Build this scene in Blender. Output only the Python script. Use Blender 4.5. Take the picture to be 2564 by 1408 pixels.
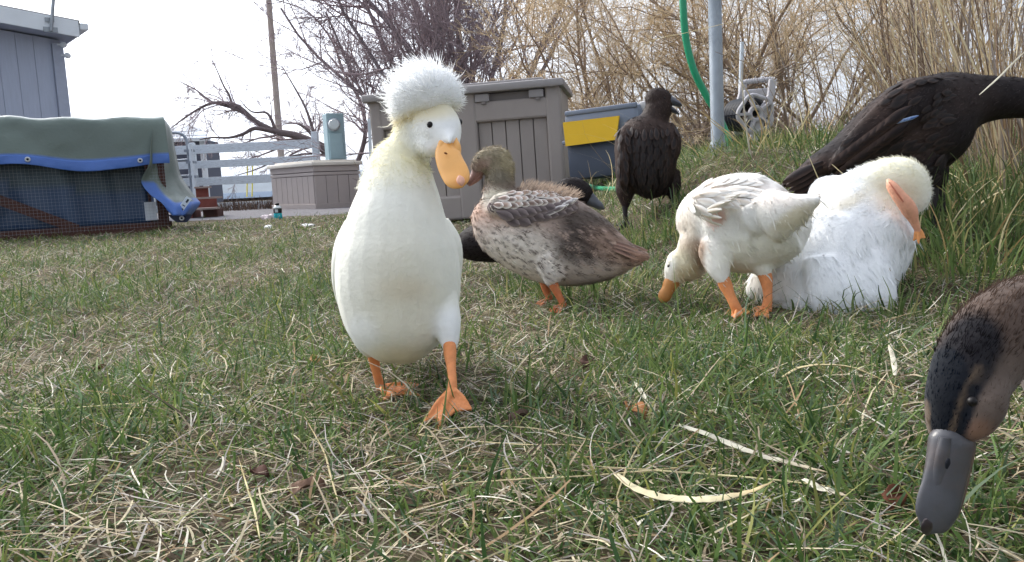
import bpy, bmesh, math, random
import numpy as np
from mathutils import Vector, Matrix
from mathutils.bvhtree import BVHTree

random.seed(7)
RNG = np.random.default_rng(7)
R = math.radians
for _o in list(bpy.data.objects):
    bpy.data.objects.remove(_o)
SC = bpy.context.scene
COL = SC.collection

# ------------------------------------------------------------------ camera
F, CX, CY = 2050.0, 1282.0, 704.0          # focal length and centre in photo pixels
CAMH, PITCH, ROLL = 0.28, R(7.06), R(2.7)
FWD = np.array([0, math.cos(PITCH), -math.sin(PITCH)])
_U = np.array([0, math.sin(PITCH), math.cos(PITCH)])
_X = np.array([1.0, 0, 0])
RIGHT = math.cos(ROLL) * _X - math.sin(ROLL) * _U
UP = math.sin(ROLL) * _X + math.cos(ROLL) * _U
CAM = np.array([0, 0, CAMH])
cd = bpy.data.cameras.new('camera')
cam = bpy.data.objects.new('camera', cd)
COL.objects.link(cam)
m = Matrix.Identity(4)
for i in range(3):
    m[i][0], m[i][1], m[i][2], m[i][3] = RIGHT[i], UP[i], -FWD[i], CAM[i]
cam.matrix_world = m
cd.sensor_width = 36.0
cd.lens = 36.0 * F / 2564.0
cd.clip_start, cd.clip_end = 0.02, 20000
SC.camera = cam

# ------------------------------------------------------------------ light
SUN_AZ, SUN_EL = R(-48), R(38)              # azimuth clockwise from +Y
world = bpy.data.worlds.new('World')
SC.world = world
world.use_nodes = True
nt = world.node_tree
nt.nodes.clear()
n_out = nt.nodes.new('ShaderNodeOutputWorld')
n_bg = nt.nodes.new('ShaderNodeBackground')
n_sky = nt.nodes.new('ShaderNodeTexSky')
n_sky.sky_type = 'NISHITA'
n_sky.sun_disc = False
n_sky.sun_elevation = SUN_EL
n_sky.sun_rotation = SUN_AZ
n_sky.dust_density = 4.0
n_sky.air_density = 1.0
n_sky.ozone_density = 1.5
n_tc = nt.nodes.new('ShaderNodeTexCoord')
n_map = nt.nodes.new('ShaderNodeMapping')
n_map.inputs['Scale'].default_value = (1.6, 1.6, 4.0)
n_noise = nt.nodes.new('ShaderNodeTexNoise')
n_noise.inputs['Scale'].default_value = 1.6
n_noise.inputs['Detail'].default_value = 6
n_ramp = nt.nodes.new('ShaderNodeValToRGB')
n_ramp.color_ramp.elements[0].position = 0.30
n_ramp.color_ramp.elements[0].color = (0.55, 0.55, 0.55, 1)
n_ramp.color_ramp.elements[1].position = 0.66
n_ramp.color_ramp.elements[1].color = (0.95, 0.95, 0.95, 1)
n_mix = nt.nodes.new('ShaderNodeMixRGB')
n_dot = nt.nodes.new('ShaderNodeVectorMath')
n_dot.operation = 'DOT_PRODUCT'
n_dot.inputs[1].default_value = (math.sin(SUN_AZ) * math.cos(SUN_EL), math.cos(SUN_AZ) * math.cos(SUN_EL), math.sin(SUN_EL))
n_nrm = nt.nodes.new('ShaderNodeVectorMath')
n_nrm.operation = 'NORMALIZE'
nt.links.new(n_tc.outputs['Generated'], n_nrm.inputs[0])
nt.links.new(n_nrm.outputs[0], n_dot.inputs[0])
n_max = nt.nodes.new('ShaderNodeMath')
n_max.operation = 'MAXIMUM'
n_max.inputs[1].default_value = 0.0
nt.links.new(n_dot.outputs['Value'], n_max.inputs[0])
n_pow = nt.nodes.new('ShaderNodeMath')
n_pow.operation = 'POWER'
n_pow.inputs[1].default_value = 3.0
nt.links.new(n_max.outputs[0], n_pow.inputs[0])
n_gl = nt.nodes.new('ShaderNodeMath')
n_gl.operation = 'MULTIPLY_ADD'
n_gl.inputs[1].default_value = 3.0
n_gl.inputs[2].default_value = 0.58
nt.links.new(n_pow.outputs[0], n_gl.inputs[0])
n_cl = nt.nodes.new('ShaderNodeVectorMath')
n_cl.operation = 'SCALE'
n_cl.inputs[0].default_value = (6.4, 6.75, 7.4)      # bright thin overcast
nt.links.new(n_gl.outputs[0], n_cl.inputs['Scale'])
nt.links.new(n_cl.outputs[0], n_mix.inputs[2])
nt.links.new(n_tc.outputs['Generated'], n_map.inputs['Vector'])
nt.links.new(n_map.outputs['Vector'], n_noise.inputs['Vector'])
nt.links.new(n_noise.outputs['Fac'], n_ramp.inputs['Fac'])
nt.links.new(n_ramp.outputs['Color'], n_mix.inputs[0])
nt.links.new(n_sky.outputs['Color'], n_mix.inputs[1])
nt.links.new(n_mix.outputs['Color'], n_bg.inputs['Color'])
nt.links.new(n_bg.outputs['Background'], n_out.inputs['Surface'])
n_bg.inputs['Strength'].default_value = 0.10
sd = bpy.data.lights.new('sun', 'SUN')
sd.energy = 1.5
sd.angle = R(14)
sd.color = (1.0, 0.94, 0.84)
sun = bpy.data.objects.new('sun', sd)
COL.objects.link(sun)
_sd = Vector((math.sin(SUN_AZ) * math.cos(SUN_EL), math.cos(SUN_AZ) * math.cos(SUN_EL), math.sin(SUN_EL)))
sun.rotation_euler = _sd.to_track_quat('Z', 'Y').to_euler()
sun.location = (-20, 20, 20)
SC.view_settings.view_transform = 'Standard'
SC.view_settings.look = 'None'
SC.view_settings.gamma = 1.0
SC.view_settings.exposure = 1.14
SC.render.engine = 'CYCLES'
SC.cycles.use_denoising = True
SC.cycles.max_bounces = 8
SC.cycles.transparent_max_bounces = 8


# ------------------------------------------------------------------ helpers
def P(px, py, d):
    """world point seen at photo pixel (px, py) at camera depth d (m)"""
    return CAM + FWD * d + RIGHT * ((px - CX) / F * d) - UP * ((py - CY) / F * d)


def proj(V):
    q = np.asarray(V) - CAM
    d = q @ FWD
    return CX + (q @ RIGHT) / d * F, CY - (q @ UP) / d * F, d


def ss(a, b, x):
    t = np.clip((np.asarray(x, float) - a) / (b - a), 0, 1)
    return t * t * (3 - 2 * t)


_WA = RNG.uniform(0, 6.28, (5, 12))


def wob(x, y, f, seed=0):
    """smooth pseudo-noise in about -1..1"""
    r = 0
    for k in range(6):
        a, b, c = _WA[seed % 5][k], _WA[(seed + 1) % 5][k + 6], _WA[(seed + 2) % 5][k + 3]
        ff = f * (0.6 + 0.35 * k)
        r = r + np.sin(ff * (x * math.cos(a) + y * math.sin(a)) + b) * np.cos(ff * 0.7 * (x * math.cos(c) - y * math.sin(c)) + a)
    return r / 3.0


def gz(x, y):
    """height of the ground"""
    x = np.asarray(x, float)
    y = np.asarray(y, float)
    bank = 0.36 * ss(0.1, 0.95, x) * ss(1.3, 3.3, y)
    near = np.exp(-((x ** 2 + y ** 2) / 300.0))
    return bank + (0.006 * wob(x, y, 5.0, 1) + 0.010 * wob(x, y, 1.6, 2)) * near


def ground_hit(px, py):
    lo = 0.2
    for d in np.concatenate([np.arange(0.3, 4, 0.01), np.arange(4, 40, 0.05)]):
        p = P(px, py, d)
        if p[2] <= gz(p[0], p[1]):
            return np.array([p[0], p[1], float(gz(p[0], p[1]))])
    return P(px, py, 30)


def on_ground(px, d):
    """ground point in the column px at depth d"""
    x = (px - CX) / F * d
    for _ in range(4):
        z = float(gz(x, d))
        p = CAM + FWD * d
        # solve x so that the projection falls on px
        ppx, ppy, dd = proj(np.array([x, d, z]))
        x += (px - ppx) / F * d
    return np.array([x, d, float(gz(x, d))])


# ------------------------------------------------------------------ materials
def srgb(r, g, b):
    f = lambda c: (c / 255 / 12.92) if c / 255 <= 0.04045 else ((c / 255 + 0.055) / 1.055) ** 2.4
    return (f(r), f(g), f(b))


MATS = {}


def mat(name, color=(0.5, 0.5, 0.5), rough=0.7, metal=0.0, attr=False, var=0.0, vscale=20.0, bump=0.0, bscale=60.0,
        trans=0.0, spec=0.3, sheen=0.0, stretch=(1, 1, 1), dirt=None, dscale=6.0, damt=0.5, coat=0.0):
    if name in MATS:
        return MATS[name]
    M = bpy.data.materials.new(name)
    M.use_nodes = True
    t = M.node_tree
    N, L = t.nodes, t.links
    b = N['Principled BSDF']
    b.inputs['Roughness'].default_value = rough
    b.inputs['Metallic'].default_value = metal
    b.inputs['Specular IOR Level'].default_value = spec
    if sheen:
        b.inputs['Sheen Weight'].default_value = sheen
        b.inputs['Sheen Roughness'].default_value = 0.5
    if coat:
        b.inputs['Coat Weight'].default_value = coat
    if attr:
        a = N.new('ShaderNodeAttribute')
        a.attribute_name = 'Col'
        src = a.outputs['Color']
    else:
        a = N.new('ShaderNodeRGB')
        a.outputs[0].default_value = (*color, 1)
        src = a.outputs[0]
    tc = N.new('ShaderNodeTexCoord')
    mp = N.new('ShaderNodeMapping')
    mp.inputs['Scale'].default_value = stretch
    L.new(tc.outputs['Object'], mp.inputs['Vector'])
    if dirt is not None:
        dn = N.new('ShaderNodeTexNoise')
        dn.inputs['Scale'].default_value = dscale
        dn.inputs['Detail'].default_value = 8
        dn.inputs['Roughness'].default_value = 0.65
        L.new(mp.outputs['Vector'], dn.inputs['Vector'])
        dr = N.new('ShaderNodeValToRGB')
        dr.color_ramp.elements[0].position = 0.48
        dr.color_ramp.elements[1].position = 0.72
        L.new(dn.outputs['Fac'], dr.inputs['Fac'])
        mu = N.new('ShaderNodeMath')
        mu.operation = 'MULTIPLY'
        mu.inputs[1].default_value = damt
        L.new(dr.outputs['Color'], mu.inputs[0])
        mx = N.new('ShaderNodeMixRGB')
        L.new(mu.outputs[0], mx.inputs[0])
        L.new(src, mx.inputs[1])
        mx.inputs[2].default_value = (*dirt, 1)
        src = mx.outputs[0]
    if var:
        no = N.new('ShaderNodeTexNoise')
        no.inputs['Scale'].default_value = vscale
        no.inputs['Detail'].default_value = 5
        L.new(mp.outputs['Vector'], no.inputs['Vector'])
        mr = N.new('ShaderNodeMapRange')
        mr.inputs[1].default_value = 0.25
        mr.inputs[2].default_value = 0.75
        mr.inputs[3].default_value = 1 - var
        mr.inputs[4].default_value = 1 + var
        L.new(no.outputs['Fac'], mr.inputs[0])
        vm = N.new('ShaderNodeVectorMath')
        vm.operation = 'SCALE'
        L.new(src, vm.inputs[0])
        L.new(mr.outputs[0], vm.inputs['Scale'])
        src = vm.outputs[0]
    L.new(src, b.inputs['Base Color'])
    if bump:
        bn = N.new('ShaderNodeTexNoise')
        bn.inputs['Scale'].default_value = bscale
        bn.inputs['Detail'].default_value = 6
        L.new(mp.outputs['Vector'], bn.inputs['Vector'])
        bp = N.new('ShaderNodeBump')
        bp.inputs['Strength'].default_value = bump
        bp.inputs['Distance'].default_value = 0.01
        L.new(bn.outputs['Fac'], bp.inputs['Height'])
        L.new(bp.outputs['Normal'], b.inputs['Normal'])
    if trans:
        tr = N.new('ShaderNodeBsdfTranslucent')
        L.new(src, tr.inputs['Color'])
        ms = N.new('ShaderNodeMixShader')
        ms.inputs[0].default_value = trans
        L.new(b.outputs[0], ms.inputs[1])
        L.new(tr.outputs[0], ms.inputs[2])
        L.new(ms.outputs[0], N['Material Output'].inputs['Surface'])
    MATS[name] = M
    return M


# ------------------------------------------------------------------ object plumbing
def tag(o, label=None, cat=None, group=None, kind=None):
    if label:
        o['label'] = label
    if cat:
        o['category'] = cat
    if group:
        o['group'] = group
    if kind:
        o['kind'] = kind
    return o


def thing(name, label, cat, loc=(0, 0, 0), rz=0.0, group=None):
    o = bpy.data.objects.new(name, None)
    o.empty_display_size = 0.05
    COL.objects.link(o)
    o.location = [float(v) for v in loc]
    o.rotation_euler = (0, 0, rz)
    return tag(o, label, cat, group)


def np_mesh(name, V, faces, material, parent=None, cols=None, normals=None, smooth=False, origin=None, kind=None, mesh_only=False):
    """faces: list of (m,k) int arrays. V in world (origin is subtracted) or in local coordinates"""
    V = np.asarray(V, np.float64)
    if origin is not None:
        V = V - np.asarray(origin, float)
    if not isinstance(faces, (list, tuple)):
        faces = [faces]
    me = bpy.data.meshes.new(name)
    me.vertices.add(len(V))
    me.vertices.foreach_set('co', V.astype(np.float32).ravel())
    li = np.concatenate([np.asarray(f).ravel() for f in faces]).astype(np.int32)
    tot = np.concatenate([np.full(len(f), np.asarray(f).shape[1]) for f in faces]).astype(np.int32)
    st = np.concatenate([[0], np.cumsum(tot)[:-1]]).astype(np.int32)
    me.loops.add(len(li))
    me.loops.foreach_set('vertex_index', li)
    me.polygons.add(len(tot))
    me.polygons.foreach_set('loop_start', st)
    me.polygons.foreach_set('loop_total', tot)
    if smooth:
        me.polygons.foreach_set('use_smooth', np.ones(len(tot), bool))
    me.update(calc_edges=True)
    me.validate()
    if cols is not None:
        ca = me.color_attributes.new('Col', 'FLOAT_COLOR', 'POINT')
        c4 = np.ones((len(V), 4), np.float32)
        c4[:, :3] = cols
        ca.data.foreach_set('color', c4.ravel())
    if normals is not None:
        me.normals_split_custom_set_from_vertices(np.asarray(normals, np.float32).tolist())
    if material:
        me.materials.append(material)
    if mesh_only:
        return me
    o = bpy.data.objects.new(name, me)
    COL.objects.link(o)
    if parent is not None:
        o.parent = parent
    elif origin is not None:
        o.location = [float(v) for v in origin]
    if kind:
        o['kind'] = kind
    return o


class MB:
    """collects simple shapes; build() links them as one mesh object"""

    def __init__(s):
        s.V, s.F, s.n = [], [], 0

    def add(s, V, faces):
        V = np.asarray(V, float)
        s.V.append(V)
        for f in faces:
            s.F.append([i + s.n for i in f])
        s.n += len(V)
        return s

    def box(s, c, size, rot=None, bev=0.0):
        c = np.asarray(c, float)
        hx, hy, hz = np.asarray(size, float) / 2
        if bev:
            b = min(bev, hx * .49, hy * .49, hz * .49)
            bm = bmesh.new()
            bmesh.ops.create_cube(bm, size=1.0)
            for v in bm.verts:
                v.co = Vector((v.co.x * 2 * hx, v.co.y * 2 * hy, v.co.z * 2 * hz))
            bmesh.ops.bevel(bm, geom=list(bm.edges), offset=b, segments=2, affect='EDGES', profile=0.5)
            bm.verts.ensure_lookup_table()
            V = np.array([v.co[:] for v in bm.verts])
            Fc = [[v.index for v in f.verts] for f in bm.faces]
            bm.free()
        else:
            V = np.array([[x, y, z] for x in (-hx, hx) for y in (-hy, hy) for z in (-hz, hz)])
            Fc = [[0, 1, 3, 2], [4, 6, 7, 5], [0, 4, 5, 1], [2, 3, 7, 6], [0, 2, 6, 4], [1, 5, 7, 3]]
        if rot is not None:
            V = V @ np.asarray(rot).T
        return s.add(V + c, Fc)

    def bar(s, a, b, w, t, up=(0, 0, 1), bev=0.0):
        """box beam from a to b, w across (along up), t thick"""
        a, b = np.asarray(a, float), np.asarray(b, float)
        L = np.linalg.norm(b - a)
        x = (b - a) / L
        z = np.asarray(up, float)
        z = z - x * (z @ x)
        z /= np.linalg.norm(z)
        y = np.cross(z, x)
        return s.box((a + b) / 2, (L, t, w), np.stack([x, y, z], 1), bev)

    def tube(s, pts, r, sides=8, cap=True):
        pts = np.asarray(pts, float)
        n = len(pts)
        r = np.full(n, r) if np.isscalar(r) else np.asarray(r, float)
        T = np.gradient(pts, axis=0)
        T /= np.linalg.norm(T, axis=1)[:, None] + 1e-12
        ref = np.array([0.31, 0.17, 0.93]) if abs(T[0][2]) < .9 else np.array([0.95, 0.2, 0.1])
        A = ref - T[0] * (ref @ T[0])
        A /= np.linalg.norm(A)
        ang = np.arange(sides) * 2 * math.pi / sides
        V = []
        for i in range(n):
            A = A - T[i] * (A @ T[i])
            A /= np.linalg.norm(A)
            B = np.cross(T[i], A)
            V.append(pts[i] + r[i] * (np.cos(ang)[:, None] * A + np.sin(ang)[:, None] * B))
        V = np.concatenate(V)
        Fc = []
        for i in range(n - 1):
            for k in range(sides):
                k2 = (k + 1) % sides
                Fc.append([i * sides + k, i * sides + k2, (i + 1) * sides + k2, (i + 1) * sides + k])
        if cap:
            Fc.append(list(range(sides))[::-1])
            Fc.append([(n - 1) * sides + k for k in range(sides)])
        return s.add(V, Fc)

    def lathe(s, prof, c=(0, 0, 0), sides=20, axis=(0, 0, 1)):
        ax = np.asarray(axis, float)
        ax /= np.linalg.norm(ax)
        ref = np.array([1.0, 0, 0]) if abs(ax[0]) < .9 else np.array([0, 1.0, 0])
        A = np.cross(ax, ref)
        A /= np.linalg.norm(A)
        B = np.cross(ax, A)
        ang = np.arange(sides) * 2 * math.pi / sides
        V = np.concatenate([np.asarray(c) + ax * z + r * (np.cos(ang)[:, None] * A + np.sin(ang)[:, None] * B) for r, z in prof])
        n = len(prof)
        Fc = [[i * sides + k, i * sides + (k + 1) % sides, (i + 1) * sides + (k + 1) % sides, (i + 1) * sides + k]
              for i in range(n - 1) for k in range(sides)]
        Fc.append(list(range(sides))[::-1])
        Fc.append([(n - 1) * sides + k for k in range(sides)])
        return s.add(V, Fc)

    def prism(s, poly, depth_vec):
        poly = np.asarray(poly, float)
        n = len(poly)
        V = np.concatenate([poly, poly + np.asarray(depth_vec, float)])
        Fc = [list(range(n))[::-1], [n + i for i in range(n)]]
        Fc += [[i, (i + 1) % n, n + (i + 1) % n, n + i] for i in range(n)]
        return s.add(V, Fc)

    def build(s, name, material, parent=None, origin=None, smooth=False, kind=None):
        V = np.concatenate(s.V)
        if origin is not None:
            V = V - np.asarray(origin, float)
        me = bpy.data.meshes.new(name)
        me.from_pydata(V.tolist(), [], s.F)
        bm = bmesh.new()
        bm.from_mesh(me)
        bmesh.ops.recalc_face_normals(bm, faces=bm.faces)
        if smooth:
            for f in bm.faces:
                f.smooth = True
            for e in bm.edges:
                if len(e.link_faces) == 2 and e.calc_face_angle(0) > R(40):
                    e.smooth = False
        bm.to_mesh(me)
        bm.free()
        me.materials.append(material)
        o = bpy.data.objects.new(name, me)
        COL.objects.link(o)
        if parent is not None:
            o.parent = parent
        elif origin is not None:
            o.location = [float(v) for v in origin]
        if kind:
            o['kind'] = kind
        return o


def crom(nodes, sub):
    """Catmull-Rom through rows of nodes"""
    N = np.asarray(nodes, float)
    n = len(N)
    out = []
    for i in range(n - 1):
        p0, p1, p2, p3 = N[max(i - 1, 0)], N[i], N[i + 1], N[min(i + 2, n - 1)]
        for k in range(sub):
            t = k / sub
            out.append(0.5 * ((2 * p1) + (-p0 + p2) * t + (2 * p0 - 5 * p1 + 4 * p2 - p3) * t * t + (-p0 + 3 * p1 - 3 * p2 + p3) * t ** 3))
    out.append(N[-1])
    return np.array(out)


def strips(V3, W, S, C, name, material, parent=None, origin=None, kind='stuff', normals=None, label=None, cat=None):
    """V3 (N,K,3) centre lines, W (N,K) widths, S (N,3) or (N,K,3) side vectors, C (N,3) or (N,K,3)"""
    N, K, _ = V3.shape
    if S.ndim == 2:
        S = np.repeat(S[:, None, :], K, 1)
    if C.ndim == 2:
        C = np.repeat(C[:, None, :], K, 1)
    L_ = V3 - S * W[..., None] / 2
    R_ = V3 + S * W[..., None] / 2
    V = np.stack([L_, R_], 2).reshape(-1, 3)
    cols = np.repeat(C[:, :, None, :], 2, 2).reshape(-1, 3)
    base = (np.arange(N)[:, None] * K * 2 + np.arange(K - 1)[None, :] * 2).reshape(-1)
    Fq = np.stack([base, base + 1, base + 3, base + 2], 1)
    nn = None
    if normals is not None:
        nn = np.repeat(normals[:, None, :], K * 2, 1).reshape(-1, 3)
    o = np_mesh(name, V, Fq, material, parent, cols, nn, smooth=True, origin=origin, kind=kind)
    if label:
        tag(o, label, cat)
    return o


def tubes_np(polys, rads, sides, name, material, parent=None, cols=None, origin=None, kind=None):
    """polys: list of (n,3); tubes of few sides, grouped by length of the line"""
    Vs, Fs, Cs, off = [], [], [], 0
    byn = {}
    for i, p in enumerate(polys):
        byn.setdefault(len(p), []).append(i)
    ang = np.arange(sides) * 2 * math.pi / sides
    for n, idx in byn.items():
        Pn = np.stack([polys[i] for i in idx])
        Rn = np.stack([rads[i] for i in idx])
        T = np.gradient(Pn, axis=1)
        T /= np.linalg.norm(T, axis=2)[..., None] + 1e-12
        ref = np.array([0.37, 0.55, 0.21])
        A = np.cross(T, ref)
        A /= np.linalg.norm(A, axis=2)[..., None] + 1e-12
        B = np.cross(T, A)
        V = Pn[:, :, None, :] + Rn[:, :, None, None] * (np.cos(ang)[None, None, :, None] * A[:, :, None, :] + np.sin(ang)[None, None, :, None] * B[:, :, None, :])
        Nn = len(idx)
        Vs.append(V.reshape(-1, 3))
        if cols is not None:
            cc = np.stack([cols[i] for i in idx])
            Cs.append(np.repeat(cc[:, None, :], n * sides, 1).reshape(-1, 3))
        b = (np.arange(Nn)[:, None, None] * n * sides + np.arange(n - 1)[None, :, None] * sides + np.arange(sides)[None, None, :])
        k2 = (np.arange(sides) + 1) % sides - np.arange(sides)
        b2 = b + k2[None, None, :]
        Fs.append(np.stack([b, b2, b2 + sides, b + sides], -1).reshape(-1, 4) + off)
        off += Nn * n * sides
    return np_mesh(name, np.concatenate(Vs), Fs, material, parent, np.concatenate(Cs) if Cs else None, smooth=True, origin=origin, kind=kind)


# ------------------------------------------------------------------ ground
def grid_sheet(xs, ys, zf):
    X, Y = np.meshgrid(xs, ys)
    V = np.stack([X.ravel(), Y.ravel(), zf(X, Y).ravel()], 1)
    nx, ny = len(xs), len(ys)
    i = (np.arange(ny - 1)[:, None] * nx + np.arange(nx - 1)[None, :]).ravel()
    return V, np.stack([i, i + 1, i + nx + 1, i + nx], 1)


def graded(lim_near, step, far, ratio=1.25):
    a = list(np.arange(0, lim_near, step))
    s = step
    while a[-1] < far:
        s *= ratio
        a.append(a[-1] + s)
    return np.array(a)


gx = graded(4.0, 0.06, 6000)
xs = np.concatenate([-gx[::-1][:-1], gx])
ys = np.concatenate([-graded(1.0, 0.25, 300, 1.5)[::-1][:-1], graded(7.0, 0.06, 6000)])
V, Fq = grid_sheet(xs, ys, gz)
soil = mat('soil_and_thatch', srgb(78, 68, 55), rough=0.95, var=0.35, vscale=9, bump=0.6, bscale=90,
           dirt=srgb(92, 96, 62), dscale=2.2, damt=0.75, spec=0.1)
tag(np_mesh('ground', V, Fq, soil, smooth=True), kind='structure')

# gravel drive beyond the lawn
V, Fq = grid_sheet(np.linspace(-14, 0.2, 60), np.linspace(8.6, 13.2, 24),
                   lambda x, y: gz(x, y) + 0.004 + 0.012 * ss(8.6, 9.2, y + 0.25 * wob(x, y, 1.3, 3)) - 0.05 * (1 - ss(8.6, 8.9, y + 0.2 * wob(x, y, 2.1, 1))))
tag(np_mesh('gravel_drive', V, Fq, mat('gravel', srgb(118, 116, 120), rough=0.95, var=0.45, vscale=40, bump=1.0, bscale=120, dirt=srgb(80, 76, 72), dscale=20), smooth=True), kind='structure')

V, Fq = grid_sheet(np.linspace(-1500, 900, 40), np.concatenate([np.linspace(26, 200, 20), np.linspace(260, 1890, 20)]), lambda x, y: gz(x, y) + 0.006 + 0 * x)
tag(np_mesh('far_field', V, Fq, mat('blue_grey_field', srgb(104, 116, 132), rough=1.0, var=0.25, vscale=0.3, spec=0.0), smooth=True), kind='structure')  # bluish haze of distance is put into the ground colour

# hills far away
hx = np.linspace(-4200, 2600, 160)
prof = 42 + 16 * np.sin(hx / 420.0 + 1.0) + 9 * np.sin(hx / 150.0) + 5 * np.sin(hx / 61.0 + 2)
rows = []
for k, (yy, hh) in enumerate([(1900, 0.0), (2000, 0.35), (2150, 0.75), (2300, 1.0), (2700, 0.8), (3200, 0.0)]):
    rows.append(np.stack([hx, np.full_like(hx, yy) + 30 * np.sin(hx / 90.0 + k), prof * hh - 1 + (hh > 0) * 3 * np.sin(hx / 37 + k * 2)], 1))
V = np.concatenate(rows)
n = len(hx)
i = (np.arange(5)[:, None] * n + np.arange(n - 1)[None, :]).ravel()
tag(np_mesh('hills', V, np.stack([i, i + 1, i + n + 1, i + n], 1),
            mat('hill_scrub', srgb(92, 100, 104), rough=1.0, var=0.25, vscale=0.01, spec=0.0), smooth=True), kind='structure')

# ------------------------------------------------------------------ house
D = 10.8
hc = P(170, 230, D)
hx0, hy0 = hc[0], hc[1]
HRZ = R(40)
H = thing('house', 'grey house with white sloping fascia board behind the tarp covered pen', 'house', (hx0, hy0, 0), HRZ)
_hx, _hy = np.array([math.cos(HRZ), math.sin(HRZ), 0]), np.array([-math.sin(HRZ), math.cos(HRZ), 0])


def hpt(px, py, ly):
    """local point of the house plane y = ly seen at a photo pixel"""
    dr = P(px, py, 1.0) - CAM
    o_ = np.array([hx0, hy0, 0]) + _hy * ly
    t = ((o_ - CAM) @ _hy) / (dr @ _hy)
    w = CAM + dr * t - np.array([hx0, hy0, 0])
    return np.array([w @ _hx, w @ _hy, w[2]])


pr_, pl_ = hpt(200, 93, -0.42), hpt(0, 56, -0.42)
zr, zl, xr, xl = pr_[2], pl_[2], pr_[0], pl_[0]
slope = (zl - zr) / (xl - xr)
rake = lambda x: zr + slope * (x - xr)
mw = mat('house_siding', srgb(176, 184, 202), rough=0.8, var=0.06, vscale=6, stretch=(8, 8, 0.6))
mtrim = mat('house_trim', srgb(170, 177, 194), rough=0.8, var=0.06)
mwhite = mat('white_paint', srgb(228, 234, 240), rough=0.5, var=0.04, vscale=5)
mroof = mat('roof_shingle', srgb(96, 92, 92), rough=0.9, var=0.2, vscale=30)
wall_core = MB()
wall_core.prism([(-5, 0.03, 0), (-0.02, 0.03, 0), (-0.02, 0.03, rake(-0.02)), (-5, 0.03, rake(-5))], (0, 5, 0)).build('wall', mtrim, H)
k = 0
x = -0.14
while x > -4.9:
    w = 0.20
    MB().prism([(x - w + 0.004, 0.018, 0.1), (x - 0.002, 0.018, 0.1), (x - 0.002, 0.018, rake(x) - 0.002), (x - w + 0.004, 0.018, rake(x - w) - 0.002)], (0, 0.013, 0)).build('siding_board', mw, H)
    x -= w
MB().box((-0.065, 0.005, (rake(0) + 0.1) / 2 - .05), (0.13, 0.06, rake(0) - 0.1)).build('corner_board', mtrim, H)
fas = MB()
fas.prism([(xl - 4, -0.42, rake(xl - 4)), (xr, -0.42, rake(xr)), (xr, -0.42, rake(xr) + 0.20), (xl - 4, -0.42, rake(xl - 4) + 0.20)], (0, 0.04, 0))
fas.build('fascia', mwhite, H)
rf = MB()
rf.prism([(xl - 4.1, -0.40, rake(xl - 4.1) + 0.165), (xr + 0.02, -0.40, rake(xr + .02) + 0.165), (xr + .02, -0.40, rake(xr + .02) + 0.215), (xl - 4.1, -0.40, rake(xl - 4.1) + 0.215)], (0, 5.6, 0))
rf.build('roof', mroof, H)
sf = MB()
sf.prism([(xl - 4, -0.378, rake(xl - 4) + 0.02), (xr - 0.01, -0.378, rake(xr) + 0.02), (xr - .01, -0.378, rake(xr) + 0.05), (xl - 4, -0.378, rake(xl - 4) + 0.05)], (0, 5.4, 0))
sf.build('soffit', mtrim, H)
gt = MB()
gt.box((xr + 0.07, 2.05, rake(xr) + 0.14), (0.11, 4.9, 0.09), bev=0.02)
gt.build('gutter', mwhite, H)
mst = MB()
mb = hpt(128, 78, -0.45)
mt_ = hpt(140, -90, -0.45)
mst.tube([mb, mb * 0.7 + mt_ * 0.3, mt_], 0.022, 8)
mst.build('antenna_mast', mat('galvanised', srgb(150, 156, 162), rough=0.45, metal=0.6, var=0.12, vscale=25), H)
br = MB()
br.box(mb + np.array([0, 0.02, 0.02]), (0.16, 0.02, 0.06))
br.box(mb + np.array([0, 0.02, 0.14]), (0.10, 0.02, 0.05))
br.build('mast_bracket', MATS['galvanised'], H)
for (px, py) in ((160, 113), (170, 140)):
    q = hpt(px, py, -0.08)
    l = MB()
    l.lathe([(0.012, -0.05), (0.035, -0.03), (0.04, 0.0), (0.028, 0.025), (0.005, 0.03)], q, 10, (0.6, -0.8, -0.3))
    l.bar(q, (q[0] - 0.10, 0.02, q[2] + 0.02), 0.02, 0.02)
    l.build('flood_light', mwhite, H)

# ------------------------------------------------------------------ pen (hutch) under the tarp
A = on_ground(428, 6.75)
B = on_ground(-330, 5.75)
W = float(np.linalg.norm((A - B)[:2]))
rz = math.atan2(A[1] - B[1], A[0] - B[0])
Hm = Matrix.Translation(Vector(B)) @ Matrix.Rotation(rz, 4, 'Z')
HU = thing('poultry_pen', 'low wooden poultry pen with wire mesh front under the green tarp', 'pen', B, rz)
mwood = mat('stained_wood', srgb(78, 48, 40), rough=0.8, var=0.3, vscale=14, stretch=(1, 6, 6), dirt=srgb(50, 36, 32), dscale=8, damt=0.5)
HT, HD = 0.88, 1.05
for (x, y) in ((0.03, 0.04), (W - 0.04, 0.04), (0.03, HD), (W - 0.04, HD), (W * 0.73, HD * 0.55), (W * 0.82, HD)):
    MB().box((x, y, HT / 2 - 0.03), (0.075, 0.05, HT + 0.02)).build('post', mwood, HU)
for (a, b, nm) in (((0, 0.0, 0.035), (W, 0.0, 0.035), 'bottom_rail'), ((0, 0.0, HT - 0.04), (W, 0.0, HT - 0.04), 'top_rail'),
                   ((0, HD, 0.035), (W, HD, 0.035), 'bottom_rail'), ((0, HD, HT - 0.04), (W, HD, HT - 0.04), 'top_rail'),
                   ((W, 0.03, HT - 0.04), (W, HD, HT - 0.04), 'end_rail'), ((W, 0.03, 0.035), (W, HD, 0.035), 'end_rail'),
                   ((W * 0.30, 0.05, 0.42), (W * 0.66, 0.05, 0.05), 'brace')):
    MB().bar(np.array(a), np.array(b), 0.075, 0.035).build(nm, mwood, HU)
wm = MB()
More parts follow.
